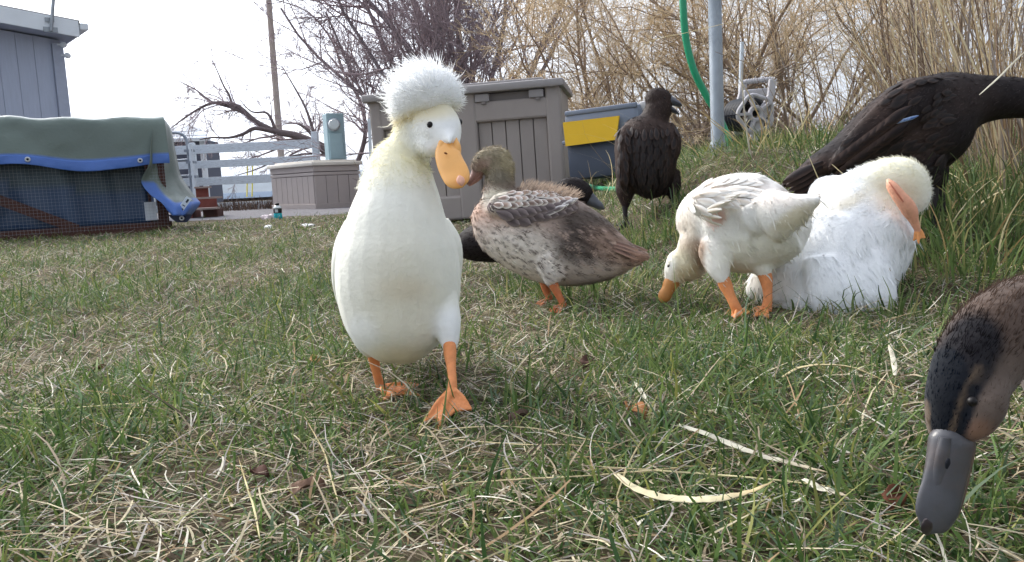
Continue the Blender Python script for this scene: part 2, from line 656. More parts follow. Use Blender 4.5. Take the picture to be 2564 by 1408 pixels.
nx_, nz_ = int(W / 0.0254), int((HT - 0.06) / 0.0254)
for k in range(nx_):
    wm.tube([(k * 0.0254 + 0.01, -0.024, 0.03), (k * 0.0254 + 0.01, -0.024, HT - 0.03)], 0.0006, 3, cap=False)
for k in range(nz_):
    wm.tube([(0, -0.025, 0.04 + k * 0.0254), (W, -0.025, 0.04 + k * 0.0254)], 0.0006, 3, cap=False)
wm.build('wire_mesh', mat('wire', srgb(170, 178, 186), rough=0.5, metal=0.5), HU)
# a pale board and a feed sack stand inside
MB().box((W * 0.935, 0.09, 0.16), (0.085, 0.02, 0.15)).build('nest_panel', mwhite, HU)
MB().box((W * 0.8, HD * 0.6, 0.10), (0.55, 0.35, 0.16), bev=0.03).build('feed_tray', mat('dark_wood', srgb(52, 42, 42), rough=0.9, var=0.2), HU)

# tarp: one sheet over front, top and back plus the end flap
mtarp = mat('tarp_weave', attr=True, rough=0.36, var=0.07, vscale=4, bump=0.25, bscale=35, spec=0.45, stretch=(1, 1, 1.6))
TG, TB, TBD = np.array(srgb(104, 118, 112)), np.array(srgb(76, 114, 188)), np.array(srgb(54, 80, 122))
TP = thing('tarp', 'green tarp with blue hem draped over the wire pen beside the house', 'tarp', B, rz)
prof = [(-0.060, 0.565, 2), (-0.062, 0.59, 2), (-0.060, 0.625, 1), (-0.058, 0.632, 0), (-0.05, 0.70, 0), (-0.042, 0.78, 0), (-0.03, 0.87, 0),
        (0.03, 0.915, 0), (0.2, 0.912, 0), (0.45, 0.915, 0), (0.75, 0.92, 0), (HD - 0.02, 0.92, 0), (HD + 0.05, 0.86, 0), (HD + 0.07, 0.6, 0), (HD + 0.08, 0.35, 3), (HD + 0.09, 0.12, 3), (HD + 0.1, 0.01, 3)]
xsT = np.linspace(-0.02, W + 0.03, 170)
prof = [tuple(r_) for r_ in crom([(p_[0], p_[1], p_[2]) for p_ in prof], 3)]
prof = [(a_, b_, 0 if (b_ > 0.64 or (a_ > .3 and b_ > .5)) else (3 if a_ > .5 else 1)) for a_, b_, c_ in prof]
Vt, Ct = [], []
for j, (y, z, c) in enumerate(prof):
    for x in xsT:
        u = x / W
        zz, yy = z, y
        if z < 0.8 and y < 0:
            hem = 0.05 * math.sin(u * 6.0 + 0.6) + 0.03 * math.sin(u * 15) + (0.055 * ss(0.84, 0.97, u) - 0.0)
            zz += (hem * 0.42 - 0.045 * ss(0.45, 0.7, u) - 0.02 * ss(0.8, 0.95, u)) * (0.9 - z) / 0.37
            yy -= 0.018 * (0.9 - z) / 0.4 * (1 + math.sin(u * 23 + z * 4)) * 0.8
        if y >= 0 and z > 0.8:
            zz += 0.006 * math.sin(u * 31 + y * 3) + 0.005 * math.sin(u * 13 + 2) - 0.03 * math.sin(min(1, max(0, y / HD)) * math.pi) * (0.5 + 0.5 * math.sin(u * 9.5)) + 0.02 * ss(0.5, 0.0, u) * math.sin(u * 50)
        if y > HD:
            yy += 0.05 * math.sin(u * 18) * (0.9 - z)
        wr = 0.007 * float(wob(x * 5 + z * 4, z * 7 + y * 6 - x * 2, 1.3, 2)) + 0.004 * float(wob(x * 9 - z * 7, z * 5 + y * 4, 2.4, 0))
        if y < 0.03:
            yy -= wr * 1.2 + 0.006 * abs(math.sin(u * 17 + z * 9))
        elif z > 0.8:
            zz += wr
        Vt.append((x, yy, zz))
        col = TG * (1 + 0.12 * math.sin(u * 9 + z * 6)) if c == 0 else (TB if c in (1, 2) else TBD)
        Ct.append(np.clip(col, 0, 1))
nx_ = len(xsT)
ii = (np.arange(len(prof) - 1)[:, None] * nx_ + np.arange(nx_ - 1)[None, :]).ravel()
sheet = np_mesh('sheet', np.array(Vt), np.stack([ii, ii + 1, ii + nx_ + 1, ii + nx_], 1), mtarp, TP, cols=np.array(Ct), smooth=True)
sm = sheet.modifiers.new('thick', 'SOLIDIFY')
sm.thickness = 0.003
# part of the sheet hangs down inside, close behind the wire
xi, zi = np.linspace(0.03, W * 0.93, 70), np.linspace(0.05, 0.86, 14)
Xi, Zi = np.meshgrid(xi, zi)
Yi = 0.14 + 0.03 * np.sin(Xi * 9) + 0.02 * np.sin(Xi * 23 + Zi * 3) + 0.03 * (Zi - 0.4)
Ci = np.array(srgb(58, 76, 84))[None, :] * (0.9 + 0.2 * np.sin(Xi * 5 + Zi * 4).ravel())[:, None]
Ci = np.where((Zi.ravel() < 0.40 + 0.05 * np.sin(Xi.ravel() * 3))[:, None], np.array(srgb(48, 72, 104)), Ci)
ii = (np.arange(13)[:, None] * 70 + np.arange(69)[None, :]).ravel()
np_mesh('inner_sheet', np.stack([Xi.ravel(), Yi.ravel(), Zi.ravel()], 1), np.stack([ii, ii + 1, ii + 71, ii + 70], 1), mtarp, TP, cols=Ci, smooth=True).modifiers.new('thick', 'SOLIDIFY').thickness = 0.003
Hinv = np.array(Hm.inverted())


def toH(p):
    return (Hinv @ np.append(p, 1))[:3]


rows = [((388, 296, 6.62), (412, 300, 7.25)), ((381, 330, 6.56), (428, 325, 7.25)), ((376, 370, 6.54), (436, 365, 7.2)),
        ((374, 410, 6.52), (444, 405, 7.15)), ((360, 436, 6.52), (452, 440, 7.1)), ((354, 458, 6.52), (470, 468, 7.05)), ((376, 488, 6.54), (486, 490, 7.0)),
        ((404, 508, 6.55), (496, 502, 6.98)), ((420, 528, 6.55), (500, 512, 6.96)), ((432, 540, 6.55), (478, 540, 6.9))]
rr = crom([[*a, *b] for a, b in rows], 3)
nu = 12
Vf, Cf = [], []
for j, q in enumerate(rr):
    for k in range(nu):
        t = k / (nu - 1)
        a = q[:3] * (1 - t) + q[3:] * t
        a[2] -= 0.10 * math.sin(t * math.pi) * (0.4 + 0.6 * j / len(rr)) + 0.02 * math.sin(t * 14 + j * 0.2)
        Vf.append(toH(P(*a)))
        s_ = j / (len(rr) - 1)
        blue = (s_ > 0.80) or (s_ > 0.52 and t < 0.32 - 0.1 * abs(s_ - .7)) or (s_ > .74 and t > .86)
        Cf.append(TB if blue else TG * (0.86 + 0.1 * math.sin(t * 5)))
ii = (np.arange(len(rr) - 1)[:, None] * nu + np.arange(nu - 1)[None, :]).ravel()
flap = np_mesh('end_flap', np.array(Vf), np.stack([ii, ii + 1, ii + nu + 1, ii + nu], 1), mtarp, TP, cols=np.array(Cf), smooth=True)
flap.modifiers.new('thick', 'SOLIDIFY').thickness = 0.003
tb = MB()
tb.prism([toH(P(px, py, 6.72)) for px, py in ((420, 538), (482, 538), (476, 548), (468, 557), (442, 557), (430, 548))], toH(P(450, 550, 6.725)) - toH(P(450, 550, 6.72)))
tb.build('corner_tab', mat('tarp_underside', srgb(48, 52, 72), rough=0.6), TP)
mlab = mat('paper_label', srgb(206, 216, 224), rough=0.6)
lb = MB()
dv = toH(P(460, 510, 6.66)) - toH(P(460, 510, 6.664))
lb.prism([toH(P(px, py, 6.66)) for px, py in ((444, 524), (467, 491), (480, 499), (457, 531))], dv)
lbo = lb.build('label', mlab, TP)
pr = MB()
for poly in (((464, 506), (470, 498), (474, 501), (468, 509)), ((450, 522), (452, 519), (460, 524), (458, 527)), ((456, 514), (457.5, 512), (464, 516), (462.5, 518))):
    pr.prism([toH(P(px, py, 6.655)) for px, py in poly], dv * 0.4)
pr.build('print', mat('label_print', srgb(50, 56, 66), rough=0.7), lbo)
mgrom = mat('grommet', srgb(205, 208, 212), rough=0.35, metal=0.5)
mhole = mat('dark_hole', srgb(26, 28, 34), rough=0.9)
vt = np.array(Vt).reshape(len(prof), len(xsT), 3)


def hem_at(px):
    w_ = [proj(np.array(Hm @ Vector(v)))[0] for v in vt[4]]
    k_ = int(np.argmin(np.abs(np.array(w_) - px)))
    return vt[4][k_] + np.array([0, -0.006, 0])


for (px, py, d) in ((69, 404, 0), (352, 406, 0), (455, 547, 6.70)):
    c = toH(P(px, py, d)) if d else hem_at(px)
    ax = toH(P(px, py, 6.6)) - toH(P(px, py, 6.7))
    g = MB()
    g.lathe([(0.008, 0.001), (0.009, 0.006), (0.014, 0.007), (0.019, 0.004), (0.020, -0.004)], c, 18, ax)
    go = g.build('grommet', mgrom, TP, smooth=True)
    MB().lathe([(0.0085, 0.0), (0.0085, 0.0072)], c, 12, ax).build('eyelet', mhole, go)

# ------------------------------------------------------------------ shed, fence, gate, pole
D = 21.0
c = on_ground(524, D)
SH = thing('shed', 'small grey shed with pale sheet roof behind the board fence', 'shed', c, R(8))
msh = mat('shed_siding', srgb(88, 92, 108), rough=0.85, var=0.08, vscale=10, stretch=(6, 6, 1))
for k in range(12):
    MB().box((-0.08 - 0.20 * k - 0.1, 0.02, 0.86), (0.192, 0.03, 1.60)).build('siding_board', msh, SH)
MB().box((-1.25, 1.0, 0.85), (2.46, 1.92, 1.64)).build('wall', msh, SH)
MB().box((-0.03, 0.0, 0.84), (0.13, 0.07, 1.64)).build('corner_board', mwhite, SH)
rfm = mat('shed_roof', srgb(176, 184, 194), rough=0.5, var=0.08, vscale=8)
for k in range(5):
    t0, t1 = k / 5, (k + 1) / 5 + 0.03
    rb = MB()
    a0, b0 = np.array([0.22 - 0.55 * t0, -0.22 + 1.2 * t0, 1.66 + 0.36 * t0 + 0.012 * (k % 2)]), np.array([0.22 - 0.55 * t1, -0.22 + 1.2 * t1, 1.66 + 0.36 * t1 + 0.012 * (k % 2)])
    rb.prism([a0, b0, b0 * [0, 1, 1] + [-2.6, 0, 0], a0 * [0, 1, 1] + [-2.8, 0, 0]], (0, 0, 0.02))
    rb.build('roof_sheet', rfm, SH)
MB().bar(np.array([-2.8, -0.22, 1.63]), np.array([0.22, -0.22, 1.63]), 0.07, 0.03).build('fascia', mwhite, SH)

mfence = mat('weathered_white_board', srgb(222, 231, 240), rough=0.8, var=0.10, vscale=10, stretch=(1, 4, 8), dirt=srgb(140, 146, 154), dscale=16, damt=0.6, bump=0.2, bscale=40)
D = 14.0
fa = on_ground(380, D + 0.1)
fb = on_ground(800, D - 0.1)
FL = float(np.linalg.norm((fb - fa)[:2]))
frz = math.atan2(fb[1] - fa[1], fb[0] - fa[0])
FE = thing('board_fence', 'weathered white four board fence in front of the shed', 'fence', (fa[0], fa[1], 0), frz)
for (z, h, e) in ((1.03, 0.145, 0), (0.775, 0.125, 1), (0.49, 0.135, 2), (0.06, 0.12, 3)):
    MB().box((FL / 2 - 0.02, -0.03, z), (FL - 0.06, 0.03, h), bev=0.004).build('board', mfence, FE)
for x in (FL, FL * 0.27, 0.0):
    MB().box((x, 0.035, 0.60), (0.11, 0.09, 1.26 if x == FL else 1.1), bev=0.008).build('post', mfence, FE)

D = 13.4
ga = P(487, 480, D)
GT = thing('tube_gate', 'grey bent tube gate by the fence and the end of the tarp', 'gate', (ga[0], ga[1], 0))
mg = mat('gate_tube', srgb(150, 158, 168), rough=0.4, metal=0.5, var=0.1)
g = MB()
pts = [P(px, py, D) for px, py in ((482, 500), (476, 430), (470, 372), (467, 352), (460, 340), (448, 334), (432, 333), (400, 336), (370, 339))]
g.tube(crom(pts, 4), 0.024, 8)
g.build('frame', mg, GT, origin=(ga[0], ga[1], 0), smooth=True)
for (y0, y1) in ((400, 404), (440, 444), (478, 482)):
    g = MB()
    g.tube([P(370, y0 + 6, D), P(474 + (y0 - 400) * .1, y0, D)], 0.018, 6)
    g.build('rail', mg, GT, origin=(ga[0], ga[1], 0))
g = MB()
g.tube([P(476, 362, D - .06), P(484, 430, D - .06), P(491, 520, D - .06), P(493, 535, D - .06)], 0.036, 10)
g.build('hinge_post', mat('white_pipe', srgb(214, 222, 230), rough=0.4, var=0.05), GT, origin=(ga[0], ga[1], 0), smooth=True)
for (px, py) in ((474, 378), (479, 407), (484, 443)):
    MB().box(P(px, py, D - .03), (0.13, 0.12, 0.04)).build('hinge', mg, GT, origin=(ga[0], ga[1], 0))

D = 37.0
c = on_ground(712, D)
UPL = thing('utility_pole', 'tall weathered wooden utility pole beyond the fence', 'utility pole', c)
MB().tube([(0, 0, -0.2), (0, 0, 5.5), (0.02, 0, 11)], [0.155, 0.135, 0.115], 14).build('pole', mat('pole_wood', srgb(172, 156, 144), rough=0.9, var=0.2, vscale=8, stretch=(6, 6, 0.4)), UPL, smooth=True)
MB().box((0, -0.15, 9.3), (2.4, 0.1, 0.12)).build('crossarm', MATS['pole_wood'], UPL)
myel = mat('yellow_guard', srgb(214, 196, 70), rough=0.5)
for dx in (0, 0.22):
    MB().tube([(-1.05 + dx, -2, 0.02), (-0.98 + dx, -1.7, 1.6)], 0.028, 6).build('guy_guard', myel, UPL)

# ------------------------------------------------------------------ meter pedestal, deck box, bottle, step
D = 12.6
c = on_ground(850, D)
MP = thing('meter_pedestal', 'pale blue grey electric meter pedestal with round glass meter behind the low box', 'electric meter', c, R(28))
mm = mat('meter_paint', srgb(156, 182, 190), rough=0.5, var=0.06, vscale=8)
MB().box((0, 0, 0.36), (0.14, 0.12, 0.76)).build('pedestal', mm, MP)
MB().box((0.0, 0, 1.04), (0.27, 0.22, 0.70), bev=0.012).build('cabinet', mm, MP)
MB().box((-0.02, -0.125, 0.90), (0.20, 0.03, 0.38), bev=0.006).build('cover', mm, MP)
MB().lathe([(0.10, 0), (0.10, 0.03), (0.085, 0.035), (0.085, 0.02)], (-0.03, -0.11, 1.22), 20, (-0.25, -1, 0)).build('meter_ring', MATS['gate_tube'], MP, smooth=True)
MB().lathe([(0.082, 0.02), (0.082, 0.10), (0.07, 0.12), (0.01, 0.125)], (-0.03, -0.11, 1.22), 20, (-0.25, -1, 0)).build('meter_glass', mat('meter_glass', srgb(190, 200, 204), rough=0.12, spec=0.8), MP, smooth=True)

mbox = mat('tan_resin', srgb(178, 168, 164), rough=0.6, var=0.05, vscale=5, bump=0.05, bscale=200)
mboxd = mat('resin_groove', srgb(116, 110, 110), rough=0.7)
mlid = mat('pale_lid', srgb(218, 212, 202), rough=0.5, var=0.05, vscale=4)
c = on_ground(792, 11.0)
DB = thing('deck_box', 'low tan ribbed deck box with pale lid near the meter', 'storage box', c, R(45))
DB.scale = (1, 1, 1.13)
L1, L2 = 0.74, 1.14
MB().box((L1 / 2, L2 / 2, 0.26), (L1 - 0.04, L2 - 0.04, 0.50)).build('core', mboxd, DB)
for k in range(4):
    w = (L1 - 0.02) / 4
    MB().box((0.01 + w * (k + .5), 0.014, 0.235), (w - 0.008, 0.02, 0.33), bev=0.003).build('slat', mbox, DB)
for k in range(8):
    w = (L2 - 0.03) / 8
    MB().box((0.014, 0.025 + w * (k + .5), 0.235), (0.02, w - 0.008, 0.33), bev=0.003).build('slat', mbox, DB)
for (z, h) in ((0.035, 0.07), (0.424, 0.036), (0.484, 0.066)):
    o_ = 0.02 if z < 0.1 else 0.0
    MB().box((L1 / 2, L2 / 2, z), (L1 + o_, L2 + o_, h), bev=0.005).build('band', mbox, DB)
MB().box((L1 / 2, L2 / 2, 0.542), (L1 + 0.07, L2 + 0.07, 0.045), bev=0.018).build('lid', mlid, DB, smooth=True)
MB().box((L1 / 2 + 0.02, L2 / 2, 0.572), (L1 - 0.06, L2 - 0.10, 0.03), bev=0.012).build('lid_panel', mlid, DB, smooth=True)

D = 8.1
c = ground_hit(697, 550)
BT = thing('drink_bottle', 'small bottle with black label and turquoise drink on the lawn edge', 'bottle', c, R(20))
MB().lathe([(0.036, 0.0), (0.040, 0.006), (0.040, 0.058), (0.037, 0.062)], (0, 0, 0), 20).build('drink', mat('turquoise_drink', srgb(30, 178, 190), rough=0.15, spec=0.6), BT, smooth=True)
MB().lathe([(0.037, 0.061), (0.0405, 0.064), (0.0405, 0.104), (0.036, 0.108)], (0, 0, 0), 20).build('label_sleeve', mat('black_label', srgb(30, 32, 36), rough=0.5), BT, smooth=True)
MB().box((-0.015, -0.0385, 0.085), (0.028, 0.008, 0.03)).build('label_patch', mlab, BT)
MB().lathe([(0.036, 0.107), (0.040, 0.112), (0.034, 0.126), (0.019, 0.136), (0.016, 0.14)], (0, 0, 0), 20).build('shoulder', mat('clear_plastic', srgb(206, 214, 216), rough=0.1, spec=0.7), BT, smooth=True)
MB().lathe([(0.019, 0.137), (0.020, 0.14), (0.020, 0.156), (0.017, 0.159)], (0, 0, 0), 16).build('cap', mat('black_cap', srgb(22, 22, 26), rough=0.4), BT, smooth=True)


def crumple(name, px, py, sx, sy, sz, material, label, cat, seed):
    c = ground_hit(px, py)
    bm = bmesh.new()
    bmesh.ops.create_icosphere(bm, subdivisions=3, radius=1)
    rr_ = random.Random(seed)
    ph = [rr_.uniform(0, 6) for _ in range(6)]
    for v in bm.verts:
        x, y, z = v.co
        n = 0.16 * math.sin(5 * x + ph[0] + 3 * z) + 0.14 * math.sin(6 * y + ph[1] - 4 * x) + 0.12 * math.sin(9 * z + ph[2] + 5 * y)
        k = 1 + n
        v.co = Vector((x * sx * k, y * sy * k, max(-0.1, z) * sz * k))
    me = bpy.data.meshes.new(name)
    bm.to_mesh(me)
    bm.free()
    me.materials.append(material)
    o = bpy.data.objects.new(name, me)
    COL.objects.link(o)
    o.location = c + np.array([0, 0, 0.003])
    o.rotation_euler = (0, 0, seed)
    return tag(o, label, cat)


mlit = mat('white_litter', srgb(226, 226, 228), rough=0.6, var=0.06)
crumple('crumpled_bag', 672, 551, 0.062, 0.05, 0.05, mat('pinkish_bag', srgb(214, 200, 204), rough=0.5, var=0.1), 'small pale pinkish crumpled bag beside the turquoise bottle', 'bag', 3)
crumple('paper_scrap', 672, 572, 0.075, 0.03, 0.018, mlit, 'flat white paper scrap on the grass below the crumpled bag', 'litter', 5)
crumple('paper_scrap', 772, 568, 0.055, 0.03, 0.018, mlit, 'white paper scrap in thin grass between the bottle and the crested duck', 'litter', 9)

c = on_ground(505, 9.4)
ST = thing('wooden_step', 'weathered reddish wooden step unit beside the hanging tarp corner', 'steps', c, R(10))
mred = mat('red_wood', srgb(120, 66, 58), rough=0.8, var=0.25, vscale=12)
mgreyw = mat('grey_wood', srgb(150, 134, 128), rough=0.85, var=0.2, vscale=12, stretch=(1, 6, 6))
MB().box((0.02, 0.0, 0.115), (0.34, 0.26, 0.022)).build('tread', mgreyw, ST)
MB().box((0.03, 0.30, 0.235), (0.30, 0.26, 0.022)).build('tread', mgreyw, ST)
MB().box((-0.03, 0.42, 0.36), (0.16, 0.2, 0.02)).build('tread', mgreyw, ST)
MB().box((-0.10, 0.2, 0.055), (0.03, 0.5, 0.11)).build('stringer', mred, ST)
MB().box((0.10, 0.2, 0.055), (0.16, 0.4, 0.10)).build('stringer', mat('dark_red_wood', srgb(82, 52, 46), rough=0.85, var=0.2), ST)
MB().box((0.02, 0.19, 0.17), (0.26, 0.03, 0.11)).build('riser', mred, ST)
MB().box((-0.04, 0.40, 0.295), (0.14, 0.03, 0.11)).build('riser', mred, ST)

# ------------------------------------------------------------------ big storage bin
a, b = on_ground(951, 5.92), on_ground(1419, 5.72)
a[2] = b[2] = 0.0
L_ = float(np.linalg.norm((b - a)[:2]))
SB = thing('storage_bin', 'tall grey brown resin storage bin with lid behind the crested duck', 'storage bin', a, math.atan2(b[1] - a[1], b[0] - a[0]))
mbin = mat('bin_resin', srgb(154, 145, 140), rough=0.55, var=0.06, vscale=5, bump=0.06, bscale=250, spec=0.35, dirt=srgb(168, 160, 152), dscale=3.5, damt=0.35, stretch=(1, 1, 0.5))
mbind = mat('bin_recess', srgb(122, 115, 112), rough=0.6)
mbinl = mat('bin_lid', srgb(152, 147, 146), rough=0.5, var=0.04)
BH = 0.885
SB.rotation_euler = (0, R(-1.4), SB.rotation_euler.z)
MB().box((L_ / 2, 0.42, BH / 2), (L_ - 0.06, 0.74, BH - 0.02)).build('shell', mbind, SB)
stiles = [(0.0, 0.09), (L_ / 2 - 0.07, L_ / 2 + 0.09), (L_ - 0.10, L_)]
for (x0, x1) in stiles:
    MB().box(((x0 + x1) / 2, 0.02, BH / 2), (x1 - x0, 0.07, BH), bev=0.018).build('stile', mbin, SB)
for (x0, x1) in ((stiles[0][1], stiles[1][0]), (stiles[1][1], stiles[2][0])):
    MB().box(((x0 + x1) / 2, 0.022, 0.085), (x1 - x0 + 0.03, 0.066, 0.17), bev=0.016).build('rail', mbin, SB)
    MB().box(((x0 + x1) / 2, 0.022, BH - 0.15), (x1 - x0 + 0.03, 0.066, 0.14), bev=0.016).build('rail', mbin, SB)
    n = 5
    w = (x1 - x0) / n
    for k in range(n):
        MB().box((x0 + w * (k + .5), 0.045, 0.44), (w - 0.006, 0.04, 0.62), bev=0.004).build('plank', mbin, SB)
    # latch recess under the lid
    MB().box(((x0 + x1) / 2, 0.035, BH - 0.055), (x1 - x0, 0.03, 0.05)).build('latch_recess', mbind, SB)
    for xx in (x0 + 0.05, x1 - 0.06):
        MB().box((xx, 0.0, BH - 0.055), (0.10, 0.05, 0.055), bev=0.006).build('latch', mbinl, SB)
        MB().box((xx + 0.01, -0.012, BH - 0.092), (0.03, 0.03, 0.016)).build('catch', mbind, SB)
for xx in (0.012, L_ - 0.012):
    MB().box((xx, 0.42, BH / 2), (0.028, 0.70, BH - 0.03), bev=0.008).build('side_panel', mbin, SB)
MB().box((L_ / 2, 0.40, BH + 0.005), (L_ + 0.07, 0.92, 0.055), bev=0.022).build('lid', mbinl, SB, smooth=True)
MB().box((L_ / 2 - 0.03, 0.42, BH + 0.045), (L_ - 0.18, 0.70, 0.035), bev=0.014).build('lid_panel', mbinl, SB, smooth=True)

# ------------------------------------------------------------------ pet carrier with yellow board
a, b = on_ground(1418, 5.0), on_ground(1640, 4.75)
a[2] = b[2] = P(1500, 437, 4.9)[2]
L_ = float(np.linalg.norm((b - a)[:2]))
PC = thing('pet_carrier', 'slate blue plastic pet carrier with bright yellow board on its side', 'pet carrier', a, math.atan2(b[1] - a[1], b[0] - a[0]))
PC.rotation_euler = (0, R(-2.5), PC.rotation_euler.z)
mpc = mat('carrier_upper', srgb(120, 128, 144), rough=0.5, var=0.05, vscale=6)
mpd = mat('carrier_lower', srgb(70, 77, 92), rough=0.6, var=0.08, vscale=8)
MB().box((L_ / 2, 0.2, 0.09), (L_ - 0.03, 0.38, 0.24), bev=0.03).build('lower_shell', mpd, PC, smooth=True)
MB().box((L_ * 0.45, 0.2, 0.285), (L_ * 0.86, 0.40, 0.20), bev=0.045).build('upper_shell', mpc, PC, smooth=True)
MB().box((L_ * 0.45, 0.2, 0.198), (L_ * 0.9, 0.42, 0.022), bev=0.008).build('rim', mpc, PC, smooth=True)
MB().box((L_ * 0.45, 0.012, 0.368), (L_ * 0.80, 0.03, 0.028), bev=0.012).build('ridge', mpc, PC, smooth=True)
MB().box((L_ * 0.92, 0.22, 0.29), (L_ * 0.16, 0.34, 0.20), bev=0.02).build('end_cap', mat('carrier_end', srgb(170, 168, 168), rough=0.5), PC, smooth=True)
yb = MB()
yb.prism([(0.03, -0.028, 0.175), (L_ * 0.62, -0.03, 0.18), (L_ * 0.67, -0.022, 0.315), (0.02, -0.018, 0.318)], (0, 0.012, 0))
yb.build('yellow_board', mat('yellow_plastic', srgb(222, 178, 38), rough=0.5, var=0.04, vscale=10), PC)

# ------------------------------------------------------------------ galvanised post, hose, reel cart, thin pipe
D = 3.6
c = on_ground(1798, D)
top = P(1786, -150, D)
GP = thing('galvanised_post', 'galvanised steel fence post rising beside the green hose', 'post', c)
lean = (top - c) / np.linalg.norm(top - c)
mgal = mat('zinc', srgb(150, 158, 166), rough=0.5, metal=0.35, var=0.18, vscale=18, stretch=(1, 1, 0.5), dirt=srgb(112, 120, 128), dscale=14, damt=0.6)
MB().tube([-lean * 0.1, lean * 0.6, lean * 1.6], 0.0295, 20).build('tube', mgal, GP, smooth=True)
MB().lathe([(0.034, -0.02), (0.034, 0.02), (0.02, 0.045), (0.004, 0.05)], lean * 1.6, 16, lean).build('cap', mgal, GP, smooth=True)
MB().lathe([(0.044, -0.03), (0.040, 0.02), (0.031, 0.05)], (0, 0, 0), 16).build('collar', mgal, GP, smooth=True)

mhose = mat('green_hose', srgb(34, 150, 108), rough=0.35, var=0.08, vscale=30, spec=0.5)
pts = [P(px, py, d) for px, py, d in ((1800, -190, 3.60), (1745, -215, 3.58), (1715, -150, 3.60), (1709, -60, 3.63), (1711, 20, 3.65), (1718, 100, 3.68), (1737, 175, 3.70), (1766, 235, 3.72), (1790, 275, 3.73),
                                      (1812, 320, 3.74), (1824, 355, 3.72), (1833, 392, 3.72), (1850, 402, 3.75), (1900, 398, 4.0))]
pts[-2][2] = gz(pts[-2][0], pts[-2][1]) + 0.02
pts[-1][2] = gz(pts[-1][0], pts[-1][1]) + 0.02
h = MB()
h.tube(crom(pts, 6), 0.0162, 12)
o = h.build('garden_hose', mhose, origin=on_ground(1830, 3.7), smooth=True)
tag(o, 'green garden hose hanging in a curve behind the galvanised post', 'hose')
pts = [ground_hit(px, py) + np.array([0, 0, 0.014]) for px, py in ((1330, 470), (1420, 452), (1450, 462), (1480, 473), (1515, 480), (1560, 480), (1610, 472), (1660, 470))]
h = MB()
h.tube(crom(pts, 6), 0.0135, 10)
o = h.build('garden_hose', mhose, origin=pts[2], smooth=True)
tag(o, 'green garden hose lying on the grass between bin and pet carrier', 'hose')

c = on_ground(1852, 5.6)
o = MB().tube([c, P(1853, 250, 5.6), P(1858, 106, 5.6)], 0.014, 10).build('thin_pipe', mat('pale_pipe', srgb(196, 204, 210), rough=0.5, var=0.08), origin=c, smooth=True)
tag(o, 'thin pale upright pipe behind the hose reel cart', 'pipe')
c = on_ground(934, 9.0)
o = MB().bar(c, P(924, 298, 9.0), 0.03, 0.03, up=(1, 0, 0)).build('marker_stake', MATS['pale_pipe'], origin=c)
tag(o, 'thin pale stake between the low deck box and the tall bin', 'stake')

D = 4.7
c = on_ground(1885, D)
HR = thing('hose_reel_cart', 'light grey plastic hose reel cart standing behind the galvanised post', 'hose reel', c, 0)
mrc = mat('reel_plastic', srgb(176, 174, 178), rough=0.5, var=0.05, vscale=10)
mblk = mat('black_rubber', srgb(34, 36, 42), rough=0.5, var=0.1)


def q(px, py, dd=0.0):
    return P(px, py, D + dd) - c


# side frames: tall uprights that spread to the feet
for (pp, dd) in ((((1934, 200), (1930, 240), (1918, 262), (1905, 300), (1888, 345), (1870, 392)), -0.10), (((1862, 205), (1858, 235), (1850, 262), (1846, 300), (1850, 345), (1862, 385)), 0.10)):
    s_ = MB()
    pr_ = [q(x, y, dd) for x, y in pp]
    for i in range(len(pr_) - 1):
        s_.bar(pr_[i], pr_[i + 1] + (pr_[i + 1] - pr_[i]) * 0.06, 0.05 if i > 1 else 0.04, 0.026, up=(1, 0.1, 0), bev=0.006)
    s_.build('side_frame', mrc, HR)
s_ = MB()
s_.bar(q(1862, 236, -0.02), q(1926, 230, -0.02), 0.045, 0.03, bev=0.008)
s_.build('cross_panel', mrc, HR)
s_ = MB()
s_.tube([q(1862, 206, 0.02), q(1936, 198, -0.06)], 0.013, 10)
for k in range(10):
    t = 0.08 + k * 0.088
    p0 = q(1862, 206, 0.02) * (1 - t) + q(1936, 198, -0.06) * t
    p1 = q(1862, 206, 0.02) * (1 - t - .03) + q(1936, 198, -0.06) * (t + .03)
    s_.tube([p0, p1], 0.017, 10)
s_.build('grip', mrc, HR, smooth=True)
# drum wound with dark hose
ax = q(1900, 290, -0.16) - q(1840, 296, 0.16)
axn = ax / np.linalg.norm(ax)
ctr = q(1868, 288, 0.0)
s_ = MB()
for k in range(6):
    cc = ctr + axn * (-0.12 + 0.04 * k)
    th = np.linspace(0, 2 * math.pi, 25)
    u = np.cross(axn, [0, 0, 1.0])
    u /= np.linalg.norm(u)
    v = np.cross(u, axn)
    s_.tube([cc + 0.078 * (math.cos(t) * u + math.sin(t) * v) for t in th], 0.019, 8, cap=False)
s_.build('hose_winding', mblk, HR, smooth=True)
# reel disc with holes: ring + spokes
dc = ctr + axn * 0.13
s_ = MB()
th = np.linspace(0, 2 * math.pi, 33)
s_.tube([dc + 0.10 * (1 + 0.06 * math.cos(5 * t)) * (math.cos(t) * u + math.sin(t) * v) for t in th], 0.012, 8, cap=False)
s_.tube([dc + 0.035 * (math.cos(t) * u + math.sin(t) * v) for t in th], 0.014, 8, cap=False)
for k in range(5):
    t = k * 2 * math.pi / 5
    e = math.cos(t) * u + math.sin(t) * v
    s_.bar(dc + 0.03 * e, dc + 0.10 * e, 0.035, 0.014, up=axn if abs(axn @ e) < .9 else (0, 0, 1))
s_.build('reel_disc', mrc, HR, smooth=True)
for (px, py, dd) in ((1845, 385, 0.05), (1908, 392, 0.12)):
    cc = q(px, py, dd)
    cc[2] = max(cc[2], 0.06)
    MB().lathe([(0.02, -0.025), (0.055, -0.025), (0.065, -0.01), (0.065, 0.01), (0.055, 0.025), (0.02, 0.025)], cc, 20, axn).build('wheel', mblk, HR, smooth=True)

